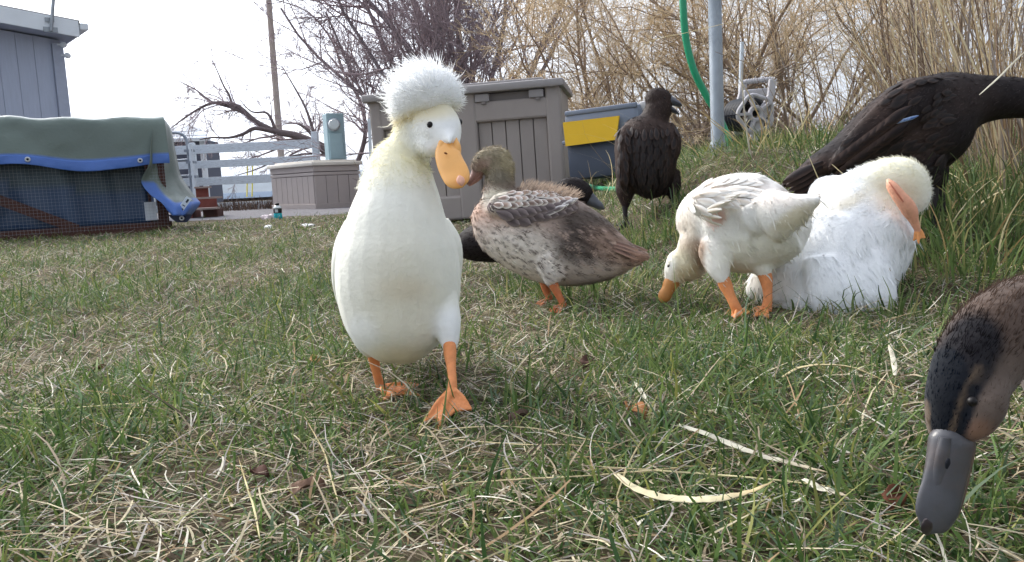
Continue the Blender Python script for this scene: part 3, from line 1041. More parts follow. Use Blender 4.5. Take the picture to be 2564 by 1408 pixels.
# ------------------------------------------------------------------ bare trees and shrubs
def unit(v):
    return v / (np.linalg.norm(v) + 1e-12)


def grow(out, p, d, L, r, lvl, spec, rnd):
    """spec[lvl]: n segments, wander, lift, children, child length, child angle, child radius"""
    ns, wan, lift, nch, cl, ca, cr = spec[lvl]
    pts = [p]
    step = L / ns
    dd = unit(d)
    for i in range(ns):
        dd = unit(dd + rnd.normal(0, wan, 3) + np.array([0, 0, lift]))
        pts.append(pts[-1] + dd * step)
    pts = np.array(pts)
    rad = r * np.linspace(1, 0.35 if lvl < len(spec) - 1 else 0.5, ns + 1)
    out.append((lvl, pts, rad))
    if lvl + 1 < len(spec):
        n = max(1, int(round(nch * rnd.uniform(0.75, 1.25))))
        for j in range(n):
            t = rnd.uniform(0.12, 1.0) ** 0.8
            i = min(int(t * ns), ns - 1)
            f = t * ns - i
            q_ = pts[i] * (1 - f) + pts[i + 1] * f
            tg = unit(pts[i + 1] - pts[i])
            side = unit(np.cross(tg, rnd.normal(0, 1, 3)))
            a = ca * rnd.uniform(0.6, 1.3)
            nd = tg * math.cos(a) + side * math.sin(a)
            grow(out, q_, nd, L * cl * rnd.uniform(0.55, 1.25) * (1.1 - 0.45 * t), max(rad[i] * cr, 0.0016), lvl + 1, spec, rnd)


def tree(name, label, cat, base, out, mtrunk, mcrown, trunk_lvls=1, group=None, minr=None):
    T = thing(name, label, cat, base, group=group)
    tr = [(p, r) for l, p, r in out if l < trunk_lvls]
    cr = [(p, r) for l, p, r in out if l >= trunk_lvls]
    if minr:
        cr = [(p, np.maximum(r, minr)) for p, r in cr]
    tubes_np([p for p, r in tr], [r for p, r in tr], 7, 'trunk', mtrunk, T, origin=base)
    o = tubes_np([p for p, r in cr], [r for p, r in cr], 3, 'crown', mcrown, T, origin=base)
    return T


mbark = mat('grey_bark', srgb(136, 126, 130), rough=0.9, var=0.2, vscale=30)
mtwig = mat('purple_grey_twig', srgb(164, 148, 152), rough=0.9, var=0.15, vscale=3)
mbark2 = mat('dark_bark', srgb(112, 100, 100), rough=0.9, var=0.2, vscale=20)
mtan = mat('tan_twig', srgb(216, 194, 160), rough=0.9, var=0.25, vscale=2)

rnd = np.random.default_rng(21)
# big many-stemmed bare tree above the storage bin
D = 13.0
base = on_ground(1150, D)
out = []
spec = [(9, 0.10, 0.03, 15, 0.48, 0.75, 0.50), (7, 0.13, 0.05, 11, 0.45, 0.7, 0.5), (4, 0.16, 0.02, 8, 0.5, 0.7, 0.6), (2, 0.18, 0.0, 0, 0, 0, 0)]
for (px, py, L, r, dd) in ((700, -120, 4.6, 0.060, 0.4), (860, -250, 4.6, 0.065, -0.3), (980, -420, 4.8, 0.07, 0.5), (1090, -600, 5.0, 0.075, 0.0), (1175, -600, 5.0, 0.08, -0.4),
                           (1260, -550, 4.9, 0.07, 0.4), (1370, -420, 4.6, 0.065, -0.2), (1500, -250, 4.4, 0.055, 0.3), (1180, -350, 4.2, 0.05, 0.9), (1000, -100, 3.2, 0.045, -0.6), (1330, -60, 3.4, 0.045, -0.6), (640, 20, 4.2, 0.045, 0.2), (760, 90, 3.6, 0.04, -0.3), (820, -40, 4.2, 0.045, 0.6)):
    grow(out, base + rnd.normal(0, 0.16, 3) * [1, 1, 0], P(px, py, D + dd) - base, L, r, 0, spec, rnd)
tree('bare_tree', 'bare many stemmed grey tree rising behind the tall storage bin', 'tree', base, out, mbark, mtwig, 1, minr=0.0028)

# low arching limb tree behind the fence
D = 16.5
base = on_ground(880, D)
out = []
spec2 = [(10, 0.05, 0.01, 0, 0.4, 0.7, 0.5), (7, 0.14, 0.0, 7, 0.5, 0.7, 0.5), (5, 0.15, -0.06, 5, 0.5, 0.7, 0.6), (3, 0.15, -0.12, 0, 0, 0, 0)]


def limb(pts, r0, r1, n_side, side_len):
    c_ = crom([P(*p) for p in pts], 4)
    rad = np.linspace(r0, r1, len(c_))
    out.append((0, c_, rad))
    for j in range(n_side):
        t = rnd.uniform(0.15, 1)
        i = min(int(t * (len(c_) - 1)), len(c_) - 2)
        tg = unit(c_[i + 1] - c_[i])
        side = unit(np.cross(tg, rnd.normal(0, 1, 3)))
        grow(out, c_[i], tg * 0.7 + side * 0.75, side_len * rnd.uniform(0.5, 1.3), max(rad[i] * 0.45, 0.006), 1, spec2, rnd)


limb([(882, 460, D), (850, 400, D), (800, 365, D), (740, 340, D), (690, 330, D), (640, 305, D), (600, 270, D), (560, 258, D), (520, 262, D), (470, 290, D - .2), (430, 320, D - .4)], 0.105, 0.010, 20, 1.0)
limb([(690, 331, D), (640, 322, D - .2), (610, 335, D - .3), (575, 345, D - .4), (530, 345, D - .5), (500, 350, D - .5)], 0.05, 0.008, 8, 0.6)
limb([(620, 288, D), (580, 270, D), (530, 255, D + .2), (490, 225, D + .3), (447, 203, D + .4)], 0.04, 0.008, 5, 0.5)
limb([(582, 262, D), (572, 235, D), (560, 215, D), (545, 180, D), (530, 150, D)], 0.03, 0.007, 5, 0.5)
limb([(690, 330, D), (680, 300, D), (665, 282, D), (630, 280, D), (600, 250, D)], 0.04, 0.008, 6, 0.6)
limb([(800, 366, D), (775, 330, D), (745, 310, D), (715, 310, D + .2)], 0.05, 0.01, 7, 0.7)
limb([(860, 420, D), (800, 372, D), (782, 320, D), (765, 270, D), (735, 215, D), (705, 165, D)], 0.05, 0.008, 12, 0.8)
limb([(880, 440, D), (905, 380, D), (915, 320, D), (900, 250, D), (860, 180, D), (830, 100, D), (770, 30, D), (690, 0, D)], 0.055, 0.008, 24, 1.1)
limb([(850, 400, D), (780, 385, D - .3), (700, 400, D - .5), (640, 425, D - .6), (590, 440, D - .6)], 0.03, 0.006, 9, 0.7)
tree('arching_tree', 'dark bare tree with low limbs arching over the white board fence', 'tree', base, out, mbark2, mtwig, 1, minr=0.0030)

# low thicket that closes the view between the shrubs
rt = np.random.default_rng(31)
polys, rads, tc_ = [], [], []
pal_ = np.array([srgb(176, 158, 138), srgb(150, 138, 134), srgb(196, 172, 136), srgb(124, 112, 108)])
for k in range(6500):
    px = rt.uniform(960, 2750)
    D = rt.uniform(10.5, 14.0)
    b_ = np.array([(px - CX) / F * D, D, float(gz((px - CX) / F * D, D))])
    h_ = rt.uniform(0.3, 1.5) * (0.75 + 0.25 * math.sin(px / 90.0))
    d_ = unit(np.array([rt.normal(0, 0.55), rt.normal(0, 0.4), 1.0]))
    q1 = b_ + d_ * h_ * 0.35 + rt.normal(0, 0.03, 3)
    q2 = q1 + unit(d_ + rt.normal(0, 0.35, 3)) * h_ * 0.35
    q3 = q2 + unit(d_ + rt.normal(0, 0.6, 3)) * h_ * 0.35
    polys.append(np.array([b_, q1, q2, q3]))
    rads.append(np.array([0.006, 0.005, 0.004, 0.003]))
    tc_.append(pal_[rt.integers(0, 4)] * rt.uniform(0.8, 1.15))
o = tubes_np(polys, rads, 3, 'thicket', mat('thicket_stem', attr=True, rough=0.9), cols=tc_, kind='stuff')
tag(o, 'low tangled thicket of bare stems behind the shrubs', 'thicket')

# tan shrubs on the right
spec3 = [(7, 0.13, 0.02, 11, 0.5, 0.7, 0.5), (6, 0.16, 0.02, 8, 0.5, 0.7, 0.55), (3, 0.2, 0.01, 7, 0.5, 0.7, 0.6), (2, 0.22, 0.02, 0, 0, 0, 0)]
for (px, D, nst, hgt, lab) in ((1530, 9.5, 14, 2.3, 'tan bare shrub behind the pet carrier with the yellow board'),
                               (1780, 8.2, 14, 2.2, 'tan bare shrub behind the galvanised post and hose reel'),
                               (2030, 7.6, 14, 2.1, 'tan bare shrub behind the leaning dark duck'),
                               (2330, 7.2, 11, 2.2, 'brown bare shrub behind the tall dry grass clump')):
    base = on_ground(px, D)
    out = []
    for k in range(nst):
        a = rnd.uniform(0, 6.28)
        tl = rnd.uniform(0.2, 1.5)
        d_ = np.array([math.cos(a) * tl, math.sin(a) * tl * 0.7, 1.0])
        grow(out, base + rnd.normal(0, 0.15, 3) * [1, 1, 0] - [0, 0, 0.05], d_, hgt * rnd.uniform(0.7, 1.1), rnd.uniform(0.014, 0.026), 0, spec3, rnd)
    tree('bare_shrub', lab, 'shrub', base, out, mat('shrub_bark', srgb(146, 128, 112), rough=0.9, var=0.2, vscale=20), mtan, 2, minr=0.0016)

# ------------------------------------------------------------------ ducks
def loft(mb, nodes, d0, sub=5, sides=22):
    """nodes (px, py, depth offset, radius in the picture plane px, radius in depth px)"""
    N = crom(nodes, sub)
    N[:, 3:] = np.maximum(N[:, 3:], 0.5)
    C_ = np.array([P(n[0], n[1], d0 + n[2]) for n in N])
    T = np.gradient(C_, axis=0)
    T /= np.linalg.norm(T, axis=1)[:, None] + 1e-12
    ang = np.arange(sides) * 2 * math.pi / sides
    V = []
    for i in range(len(N)):
        v = FWD if abs(T[i] @ FWD) < 0.96 else UP
        a = unit(np.cross(T[i], v))
        b = unit(np.cross(a, T[i]))
        k = (d0 + N[i][2]) / F
        V.append(C_[i] + np.cos(ang)[:, None] * a * N[i][3] * k + np.sin(ang)[:, None] * b * N[i][4] * k)
    n = len(N)
    V = np.concatenate(V + [C_[:1], C_[-1:]])
    Fc = [[i * sides + k, i * sides + (k + 1) % sides, (i + 1) * sides + (k + 1) % sides, (i + 1) * sides + k] for i in range(n - 1) for k in range(sides)]
    Fc += [[n * sides, (k + 1) % sides, k] for k in range(sides)]
    Fc += [[n * sides + 1, (n - 1) * sides + k, (n - 1) * sides + (k + 1) % sides] for k in range(sides)]
    mb.add(V, Fc)


def skin(lofts, d0, voxel, smooth_it=6, extra=None):
    """union of lofts -> one continuous surface; returns V, faces"""
    mb = MB()
    for l in lofts:
        loft(mb, l, d0)
    if extra:
        extra(mb)
    tmp = mb.build('tmp', mat('tmp'))
    r = tmp.modifiers.new('r', 'REMESH')
    r.mode = 'VOXEL'
    r.voxel_size = voxel
    s = tmp.modifiers.new('s', 'SMOOTH')
    s.iterations = smooth_it
    s.factor = 0.5
    dg = bpy.context.evaluated_depsgraph_get()
    me = bpy.data.meshes.new_from_object(tmp.evaluated_get(dg))
    bpy.data.objects.remove(tmp)
    n = len(me.vertices)
    V = np.empty(n * 3, np.float32)
    me.vertices.foreach_get('co', V)
    V = V.reshape(-1, 3).astype(float)
    Nn = np.empty(n * 3, np.float32)
    me.vertices.foreach_get('normal', Nn)
    Nn = Nn.reshape(-1, 3).astype(float)
    Fc = [list(p.vertices) for p in me.polygons]
    bpy.data.meshes.remove(me)
    Q = np.array([f for f in Fc if len(f) == 4])
    T3 = [f for f in Fc if len(f) == 3]
    fs = [Q] if len(Q) else []
    if T3:
        fs.append(np.array(T3))
    return V, Nn, fs


def paint(V, base, layers, noise=0.0, nf=60.0):
    px, py, d = proj(V)
    C_ = np.tile(np.array(base, float), (len(V), 1))
    for (cx, cy, rx, ry, ang, col, amt, soft) in layers:
        c, s = math.cos(R(ang)), math.sin(R(ang))
        x, y = (px - cx), (py - cy)
        u, v = (x * c + y * s) / rx, (-x * s + y * c) / ry
        w = amt * (1 - ss(1 - soft, 1 + soft, np.sqrt(u * u + v * v)))
        C_ = C_ * (1 - w[:, None]) + np.array(col)[None, :] * w[:, None]
    if noise:
        C_ *= (1 + noise * wob(V[:, 0] + V[:, 1] * .6, V[:, 2] - V[:, 1] * .5, nf, 2))[:, None]
    return np.clip(C_, 0.002, 0.95)


def fuzz(name, V, Nn, fs, cols, n, length, width, lift, flow, parent, origin, material, rnd, sel=None, curl=0.3, jit=0.10, wild=0.16, hair=False):
    """short down strands rooted on the skin"""
    tri = []
    for f in fs:
        f = np.asarray(f)
        tri.append(f[:, :3])
        if f.shape[1] == 4:
            tri.append(f[:, [0, 2, 3]])
    tri = np.concatenate(tri)
    a, b, c = V[tri[:, 0]], V[tri[:, 1]], V[tri[:, 2]]
    ar = np.linalg.norm(np.cross(b - a, c - a), axis=1)
    if sel is not None:
        ar = ar * sel((a + b + c) / 3)
    k = rnd.choice(len(tri), n, p=ar / ar.sum())
    u, v = rnd.random(n), rnd.random(n)
    fl = u + v > 1
    u[fl], v[fl] = 1 - u[fl], 1 - v[fl]
    w = (1 - u - v)
    pos = a[k] * w[:, None] + b[k] * u[:, None] + c[k] * v[:, None]
    nn = Nn[tri[k, 0]] * w[:, None] + Nn[tri[k, 1]] * u[:, None] + Nn[tri[k, 2]] * v[:, None]
    nn /= np.linalg.norm(nn, axis=1)[:, None] + 1e-9
    cc = cols[tri[k, 0]] * (1 + rnd.normal(0, jit, n))[:, None]
    fl_ = flow(pos) if callable(flow) else np.tile(np.asarray(flow, float), (n, 1))
    tang = fl_ - nn * (fl_ * nn).sum(1)[:, None]
    tang /= np.linalg.norm(tang, axis=1)[:, None] + 1e-6
    rv = rnd.normal(0, wild, (n, 3))
    d1 = nn * lift + tang * (1 - lift) + rv
    d1 /= np.linalg.norm(d1, axis=1)[:, None]
    d2 = d1 + tang * curl + rnd.normal(0, wild * 0.7, (n, 3))
    d2 /= np.linalg.norm(d2, axis=1)[:, None]
    L = length * rnd.uniform(0.5, 1.3, n)
    p0 = pos - nn * length * 0.08
    p1 = p0 + d1 * (L * 0.5)[:, None]
    p2 = p1 + d2 * (L * 0.5)[:, None]
    side = np.cross(d1, nn + 0.15 * rnd.normal(0, 1, (n, 3)))
    side /= np.linalg.norm(side, axis=1)[:, None] + 1e-9
    sg = np.sign((np.cross(side, d1) * nn).sum(1))
    side *= np.where(sg == 0, 1, sg)[:, None]
    if hair:
        cu = bpy.data.hair_curves.new(name)
        cu.add_curves([3] * n)
        pts_ = np.stack([p0, p1, p2], 1).reshape(-1, 3) - np.asarray(origin)
        cu.attributes['position'].data.foreach_set('vector', pts_.astype(np.float32).ravel())
        ra_ = cu.attributes.get('radius') or cu.attributes.new('radius', 'FLOAT', 'POINT')
        ra_.data.foreach_set('value', np.tile(np.array([0.5, 0.42, 0.08]) * width, n).astype(np.float32))
        ca_ = cu.attributes.new('Col', 'FLOAT_COLOR', 'CURVE')
        c4 = np.ones((n, 4), np.float32)
        c4[:, :3] = np.clip(cc, 0, 0.95)
        ca_.data.foreach_set('color', c4.ravel())
        cu.materials.append(mhair)
        o = bpy.data.objects.new(name, cu)
        COL.objects.link(o)
        o.parent = parent
        o['kind'] = 'stuff'
        return o
    V3 = np.stack([p0, p1, p2], 1)
    W = width * np.stack([np.ones(n), np.full(n, 0.8), np.full(n, 0.12)], 1)
    C3 = np.clip(np.stack([cc, cc, cc], 1), 0, 0.95)
    nrm = nn * 0.9 + rnd.normal(0, 0.12, (n, 3))
    nrm /= np.linalg.norm(nrm, axis=1)[:, None]
    return strips(V3, W, side, C3, name, material, parent, origin, 'stuff', nrm)


def web_foot(name, ankle, toes, d0, parent, origin, material, thick=0.0035, rtoe=5.0, scallop=0.22):
    """ankle (px,py,dd); toes list of three (px,py,dd), web between them; one skin"""
    mb = MB()
    A_ = P(ankle[0], ankle[1], d0 + ankle[2])
    tp = [P(t[0], t[1], d0 + t[2]) for t in toes]
    k = rtoe * d0 / F
    for t in tp:
        mid = A_ * 0.45 + t * 0.55 + np.array([0, 0, 0.004])
        mb.tube(crom([A_, mid, t], 4), np.linspace(k * 1.15, k * 0.5, 9), 8)
    for i in range(2):
        a, b = tp[i], tp[i + 1]
        n = 7
        edge = []
        for j in range(n):
            t = j / (n - 1)
            e = a * (1 - t) + b * t
            e = e + (A_ - e) * scallop * math.sin(t * math.pi)
            edge.append(e)
        nv = unit(np.cross(a - A_, b - A_))
        poly = [A_] + edge
        mb.prism(np.array(poly) - nv * thick / 2, nv * thick)
    tmp = mb.build('tmp', material)
    r = tmp.modifiers.new('r', 'REMESH')
    r.mode = 'VOXEL'
    r.voxel_size = 0.0017
    s = tmp.modifiers.new('s', 'SMOOTH')
    s.iterations = 3
    me = bpy.data.meshes.new_from_object(tmp.evaluated_get(bpy.context.evaluated_depsgraph_get()))
    bpy.data.objects.remove(tmp)
    for v in me.vertices:
        v.co = v.co - Vector(origin)
    me.polygons.foreach_set('use_smooth', np.ones(len(me.polygons), bool))
    me.materials.clear()
    me.materials.append(material)
    o = bpy.data.objects.new(name, me)
    COL.objects.link(o)
    o.parent = parent
    return o


def leg_chain(nodes, d0, parent, origin, material):
    mb = MB()
    loft(mb, nodes, d0, 5, 12)
    return mb.build('leg', material, parent, origin, smooth=True)


def eye(px, py, d, r, parent, origin, ring=None):
    mb = MB()
    c = P(px, py, d)
    prof = [(max(0.0001, r * math.sin(t)), -r * math.cos(t)) for t in np.linspace(0.05, math.pi - 0.05, 9)]
    mb.lathe(prof, c, 14, unit(CAM - c))
    return mb.build('eye', mat('eye_dark', srgb(18, 14, 14), rough=0.45, spec=0.3), parent, origin, smooth=True)


class Skin:
    def __init__(s, V, N, fs):
        s.V, s.N, s.fs = V, N, fs
        polys = []
        for f in fs:
            polys += np.asarray(f).tolist()
        s.bvh = BVHTree.FromPolygons(V.tolist(), polys)

    def hit(s, px, py):
        """surface point and normal seen at a photo pixel"""
        d = unit(P(px, py, 1.0) - CAM)
        loc, nor, idx, dist = s.bvh.ray_cast(Vector(CAM), Vector(d))
        if loc is None:
            return None, None
        return np.array(loc), np.array(nor)


def feather_mesh(name, edge_col, mid_col, shaft_col=None, tipw=0.55, material=None, cup=0.10):
    """a unit feather along +x, about 0.5 wide"""
    nx, ny = 7, 5
    V, C_ = [], []
    for i in range(nx):
        t = i / (nx - 1)
        w = 0.26 * (math.sin(min(1, t * 1.5 + 0.12) * math.pi / 2)) * (1 if t < tipw else math.sqrt(max(0.0, 1 - ((t - tipw) / (1.002 - tipw)) ** 2)))
        for j in range(ny):
            s = j / (ny - 1) * 2 - 1
            V.append((t, s * w, cup * (1 - s * s) * 0.6 + 0.05 * math.sin(t * math.pi)))
            e = max(abs(s) ** 3, ss(0.72, 0.95, t))
            c = np.array(mid_col) * (1 - e) + np.array(edge_col) * e
            if shaft_col is not None and j == 2:
                c = c * 0.5 + np.array(shaft_col) * 0.5
            C_.append(c)
    i = (np.arange(nx - 1)[:, None] * ny + np.arange(ny - 1)[None, :]).ravel()
    return np_mesh(name, V, np.stack([i, i + 1, i + ny + 1, i + ny], 1), material, cols=np.array(C_), smooth=True, mesh_only=True)


def put_feather(me, pos, nor, dirv, size, parent, origin, lift=0.12, name='feather', wide=1.0):
    d = dirv - nor * (dirv @ nor)
    d = unit(unit(d) + nor * lift)
    y = unit(np.cross(nor, d))
    z = np.cross(d, y)
    o = bpy.data.objects.new(name, me)
    COL.objects.link(o)
    o.parent = parent
    M = Matrix.Identity(4)
    p = pos + nor * 0.0015 - np.asarray(origin)
    for i in range(3):
        M[i][0], M[i][1], M[i][2], M[i][3] = d[i] * size, y[i] * size * wide, z[i] * size, p[i]
    o.matrix_local = M
    return o


def imgdir(dx, dy):
    return unit(RIGHT * dx - UP * dy)


mplume = mat('plumage', attr=True, rough=0.9, spec=0.15, sheen=0.15, var=0.035, vscale=60, bump=0.12, bscale=160)
mdown = mat('down', attr=True, rough=0.95, spec=0.0)
mhair = mat('down_strand', attr=True, rough=0.95, spec=0.0, trans=0.5)
mblackp = mat('dark_plumage', attr=True, rough=0.7, spec=0.2, var=0.10, vscale=60, bump=0.08, bscale=120)
mblackd = mat('dark_feather', attr=True, rough=0.6, spec=0.25)
morange = mat('orange_leg', srgb(222, 142, 88), rough=0.5, var=0.12, vscale=120, bump=0.25, bscale=300, spec=0.35)
mbill = mat('orange_bill', srgb(236, 174, 100), rough=0.38, var=0.05, vscale=60, spec=0.4)
mdleg = mat('dark_leg', srgb(40, 34, 34), rough=0.6, var=0.15, vscale=80)
mslate = mat('slate_bill', srgb(82, 84, 92), rough=0.45, var=0.12, vscale=70, spec=0.35)
mpinkbr = mat('brown_bill', srgb(126, 92, 82), rough=0.5, var=0.2, vscale=150)
CREAM, WHITE, YEL = np.array(srgb(238, 237, 226)), np.array(srgb(245, 246, 246)), np.array(srgb(236, 228, 188))
rnd = np.random.default_rng(5)


def dist_to_line(px, py, a, b):
    a, b = np.array(a, float), np.array(b, float)
    ab = b - a
    t = np.clip(((px - a[0]) * ab[0] + (py - a[1]) * ab[1]) / (ab @ ab), 0, 1)
    return np.hypot(px - a[0] - ab[0] * t, py - a[1] - ab[1] * t)


# ---- 1 crested white duck walking towards us
D = 1.03
base = on_ground(1040, D)
DK = thing('crested_duck', 'cream white duck with round fluffy pompom crest walking in the open', 'duck', base)
body = [(1015, 912, 0.0, 8, 10), (1014, 900, 0.0, 50, 56), (1010, 874, 0.0, 90, 92), (1005, 828, 0.0, 130, 124), (1000, 760, 0.0, 151, 140), (997, 690, -0.002, 157, 150), (996, 620, -0.004, 148, 150), (995, 560, -0.006, 128, 132),
        (998, 500, -0.004, 107, 112), (1000, 450, 0.0, 89, 94), (1004, 412, 0.004, 75, 80), (1020, 378, 0.005, 58, 64), (1030, 345, 0.003, 48, 54), (1040, 318, 0.0, 44, 50), (1052, 300, -0.005, 42, 46), (1060, 285, -0.008, 20, 30)]
rump = [(1000, 600, 0.04, 110, 100), (1000, 680, 0.10, 142, 120), (998, 740, 0.17, 120, 100), (996, 760, 0.22, 84, 70), (996, 762, 0.28, 36, 28), (996, 755, 0.32, 10, 8)]
wingl = [(880, 548, 0.02, 12, 30), (866, 606, 0.03, 24, 60), (858, 670, 0.05, 22, 60), (864, 740, 0.10, 16, 40), (885, 790, 0.18, 6, 10)]
wingr = [(1114, 550, 0.02, 10, 30), (1132, 605, 0.03, 22, 60), (1140, 660, 0.06, 18, 60), (1130, 740, 0.12, 14, 40), (1115, 790, 0.2, 6, 10)]
thl = [(915, 740, 0.02, 30, 34), (905, 790, 0.03, 36, 34), (908, 830, 0.035, 34, 32), (918, 864, 0.04, 25, 24), (930, 890, 0.048, 14, 14)]
thr = [(1105, 750, -0.02, 42, 40), (1117, 800, -0.03, 38, 36), (1124, 845, -0.035, 28, 28), (1127, 878, -0.038, 17, 17)]
head = [(1040, 300, 0.0, 30, 34), (1062, 300, -0.008, 50, 48), (1090, 312, -0.018, 60, 52), (1108, 330, -0.027, 52, 46), (1118, 352, -0.034, 38, 36), (1124, 372, -0.038, 26, 26), (1126, 384, -0.04, 12, 14)]
wedge = [(1112, 318, -0.03, 26, 22), (1120, 335, -0.042, 20, 16), (1126, 348, -0.0530, 12, 9), (1127, 357, -0.0565, 7, 5), (1128, 364, -0.0585, 3, 3)]
cheek = [(1060, 340, -0.01, 32, 34), (1080, 360, -0.024, 36, 32), (1094, 374, -0.032, 26, 24), (1102, 382, -0.036, 8, 8)]
V, N, fs = skin([body, rump, wingl, wingr, thl, thr, head, cheek, wedge], D, 0.0034, 5)
cols = paint(V, CREAM, [(1010, 360, 130, 85, 0, YEL, 0.55, 0.7), (1060, 400, 60, 30, 20, np.array(srgb(220, 212, 166)), 0.6, 0.7), (1090, 330, 75, 70, 0, WHITE, 0.85, 0.4), (1060, 275, 90, 26, 0, np.array(srgb(226, 208, 150)), 0.6, 0.6),
                        (1000, 760, 100, 170, 0, np.array(srgb(232, 226, 206)), 0.75, 0.7), (1015, 725, 60, 30, 0, np.array(srgb(206, 186, 150)), 0.35, 0.8), (1125, 830, 40, 60, 0, WHITE, 0.9, 0.5), (905, 840, 40, 50, 0, WHITE, 0.5, 0.5),
                        (1000, 910, 90, 40, 0, np.array(srgb(222, 200, 158)), 0.6, 0.6)], 0.015, 40)
S1 = Skin(V, N, fs)
np_mesh('body', V, fs, mplume, DK, cols, smooth=True, origin=base)
down_flow = lambda p: np.tile(np.array([0.0, 0.25, -1.0]), (len(p), 1))
fuzz('down_feathers', V, N, fs, cols, 5000, 0.0045, 0.0006, 0.14, down_flow, DK, base, mdown, rnd, jit=0.015)
fuzz('neck_down', V, N, fs, cols, 1900, 0.0075, 0.0005, 0.45, down_flow, DK, base, mdown, rnd, hair=True, jit=0.04, sel=lambda p: ((proj(p)[1] < 470) & (proj(p)[0] < 1075) & (proj(p)[1] > 290)).astype(float) + 1e-6)
# crest
crest = [(1012, 318, 0.0, 10, 18), (1012, 298, 0.0, 34, 46), (1030, 262, 0.0, 64, 74), (1060, 244, 0.0, 70, 86), (1098, 240, 0.0, 66, 80), (1132, 250, 0.0, 40, 50), (1152, 264, 0.0, 8, 10)]
crest2 = [(1062, 168, 0, 8, 8), (1062, 180, 0.0, 42, 48), (1063, 205, 0.0, 72, 76), (1064, 236, 0.0, 86, 88), (1066, 264, 0.0, 78, 78), (1068, 284, 0, 46, 52)]
Vc, Nc, fc = skin([crest, crest2], D - 0.006, 0.004, 8)
cc = paint(Vc, WHITE, [(1060, 300, 80, 24, -10, np.array(srgb(226, 208, 150)), 0.75, 0.7)])
cro = np_mesh('crest', Vc, fc, mplume, DK, cc, smooth=True, origin=base)
cen = P(1064, 262, D)
radial = lambda p: (p - cen)
fuzz('crest_down', Vc, Nc, fc, cc, 3800, 0.0085, 0.0005, 0.75, radial, cro, base, mdown, rnd, hair=True, jit=0.02, curl=0.2, wild=0.3)
fuzz('crest_wisp', Vc, Nc, fc, cc, 700, 0.020, 0.0009, 0.75, lambda p: np.tile(-RIGHT * 0.7 + UP * 0.7, (len(p), 1)), cro, base, mdown, rnd, hair=True, jit=0.02, curl=0.5, wild=0.4,
     sel=lambda p: (((p - cen) @ UP > 0.004) & ((p - cen) @ RIGHT < 0.02)).astype(float) + 0.1)
# bill
mb = MB()
loft(mb, [(1125, 350, -0.036, 10, 7), (1124, 360, -0.042, 22, 13), (1120, 382, -0.050, 31, 15), (1128, 410, -0.059, 34, 12), (1139, 433, -0.066, 35, 9), (1147, 451, -0.071, 32, 8), (1152, 463, -0.073, 23, 6), (1155, 470, -0.074, 6, 3)], D, 5, 20)
for (bx, by, e_) in ((1108, 340, -2), (1141, 343, 2)):
    loft(mb, [(bx, by, -0.042, 2, 3), (bx + e_ * .3, by + 10, -0.0455, 6, 5), (bx + e_, by + 24, -0.049, 11, 7), (bx + e_, by + 44, -0.052, 11, 6), (bx + e_, by + 60, -0.055, 3, 3)], D, 4, 12)
bill = mb.build('bill', mbill, DK, base, smooth=True)
mb = MB()
loft(mb, [(1150, 440, -0.079, 3, 2), (1152, 448, -0.080, 10, 4), (1155, 458, -0.081, 9, 4), (1157, 466, -0.080, 2, 2)], D, 4, 12)
mb.build('nail', mat('pink_nail', srgb(232, 176, 150), rough=0.4), bill, base, smooth=True)
for (nx_, ny_) in ((1116, 384), ):
    mb = MB()
    loft(mb, [(nx_ - 4, ny_ - 1, -0.0625, 1, 1), (nx_, ny_, -0.0633, 2.6, 2.5), (nx_ + 4, ny_ + 2, -0.0625, 1, 1)], D, 3, 8)
    mb.build('nostril', mat('nostril', srgb(120, 66, 30), rough=0.8), bill, base)
p_, n_ = S1.hit(1077, 313)
e_d = (p_ - CAM) @ FWD
eye(1077, 313, e_d + 0.0012, 0.0041, DK, base)
S1h = P(1146, 306, D - 0.012)
eye(1149, 306, D - 0.010, 0.0045, DK, base)
# legs
l1 = leg_chain([(928, 865, 0.045, 13, 12), (936, 900, 0.06, 14, 12), (942, 930, 0.065, 11, 10), (948, 952, 0.068, 11, 10), (954, 974, 0.07, 12, 10)], D, DK, base, morange)
web_foot('foot', (952, 968, 0.07), [(1056, 964, 0.085), (1052, 990, 0.025), (962, 1003, 0.008)], D, l1, base, morange)
l2 = leg_chain([(1125, 858, -0.04, 16, 14), (1127, 885, -0.05, 16, 14), (1130, 920, -0.062, 12, 11), (1133, 955, -0.075, 11, 10), (1132, 985, -0.082, 14, 11)], D, DK, base, morange)
web_foot('foot', (1132, 972, -0.08), [(1058, 1062, -0.112), (1098, 1078, -0.122), (1182, 1028, -0.10)], D, l2, base, morange, rtoe=6.5)

# ---- 2 brown speckled duck, side view
D = 1.78
base = on_ground(1400, D)
DK = thing('speckled_duck', 'grey brown speckled young duck standing sideways behind the crested duck', 'duck', base)
body = [(1180, 552, 0, 6, 8), (1192, 552, 0, 40, 40), (1222, 556, 0, 72, 66), (1262, 564, 0, 92, 84), (1320, 580, 0, 108, 92), (1395, 602, 0, 114, 92), (1465, 622, 0, 98, 80), (1525, 636, 0, 70, 58), (1575, 641, 0, 36, 36), (1612, 640, 0, 14, 22), (1624, 640, 0, 4, 12)]
neck = [(1245, 560, 0, 60, 60), (1248, 505, 0, 44, 44), (1250, 470, 0, 37, 38), (1252, 440, 0, 34, 35), (1250, 415, 0, 36, 34), (1240, 395, 0, 22, 24)]
head = [(1276, 420, 0, 12, 14), (1258, 412, 0, 36, 32), (1232, 404, 0, 37, 33), (1212, 408, 0, 30, 26), (1198, 420, 0, 22, 19), (1188, 432, 0, 10, 12)]
thigh = [(1375, 640, -0.05, 40, 34), (1382, 680, -0.05, 36, 28), (1380, 705, -0.05, 20, 18), (1382, 716, -0.05, 8, 8)]
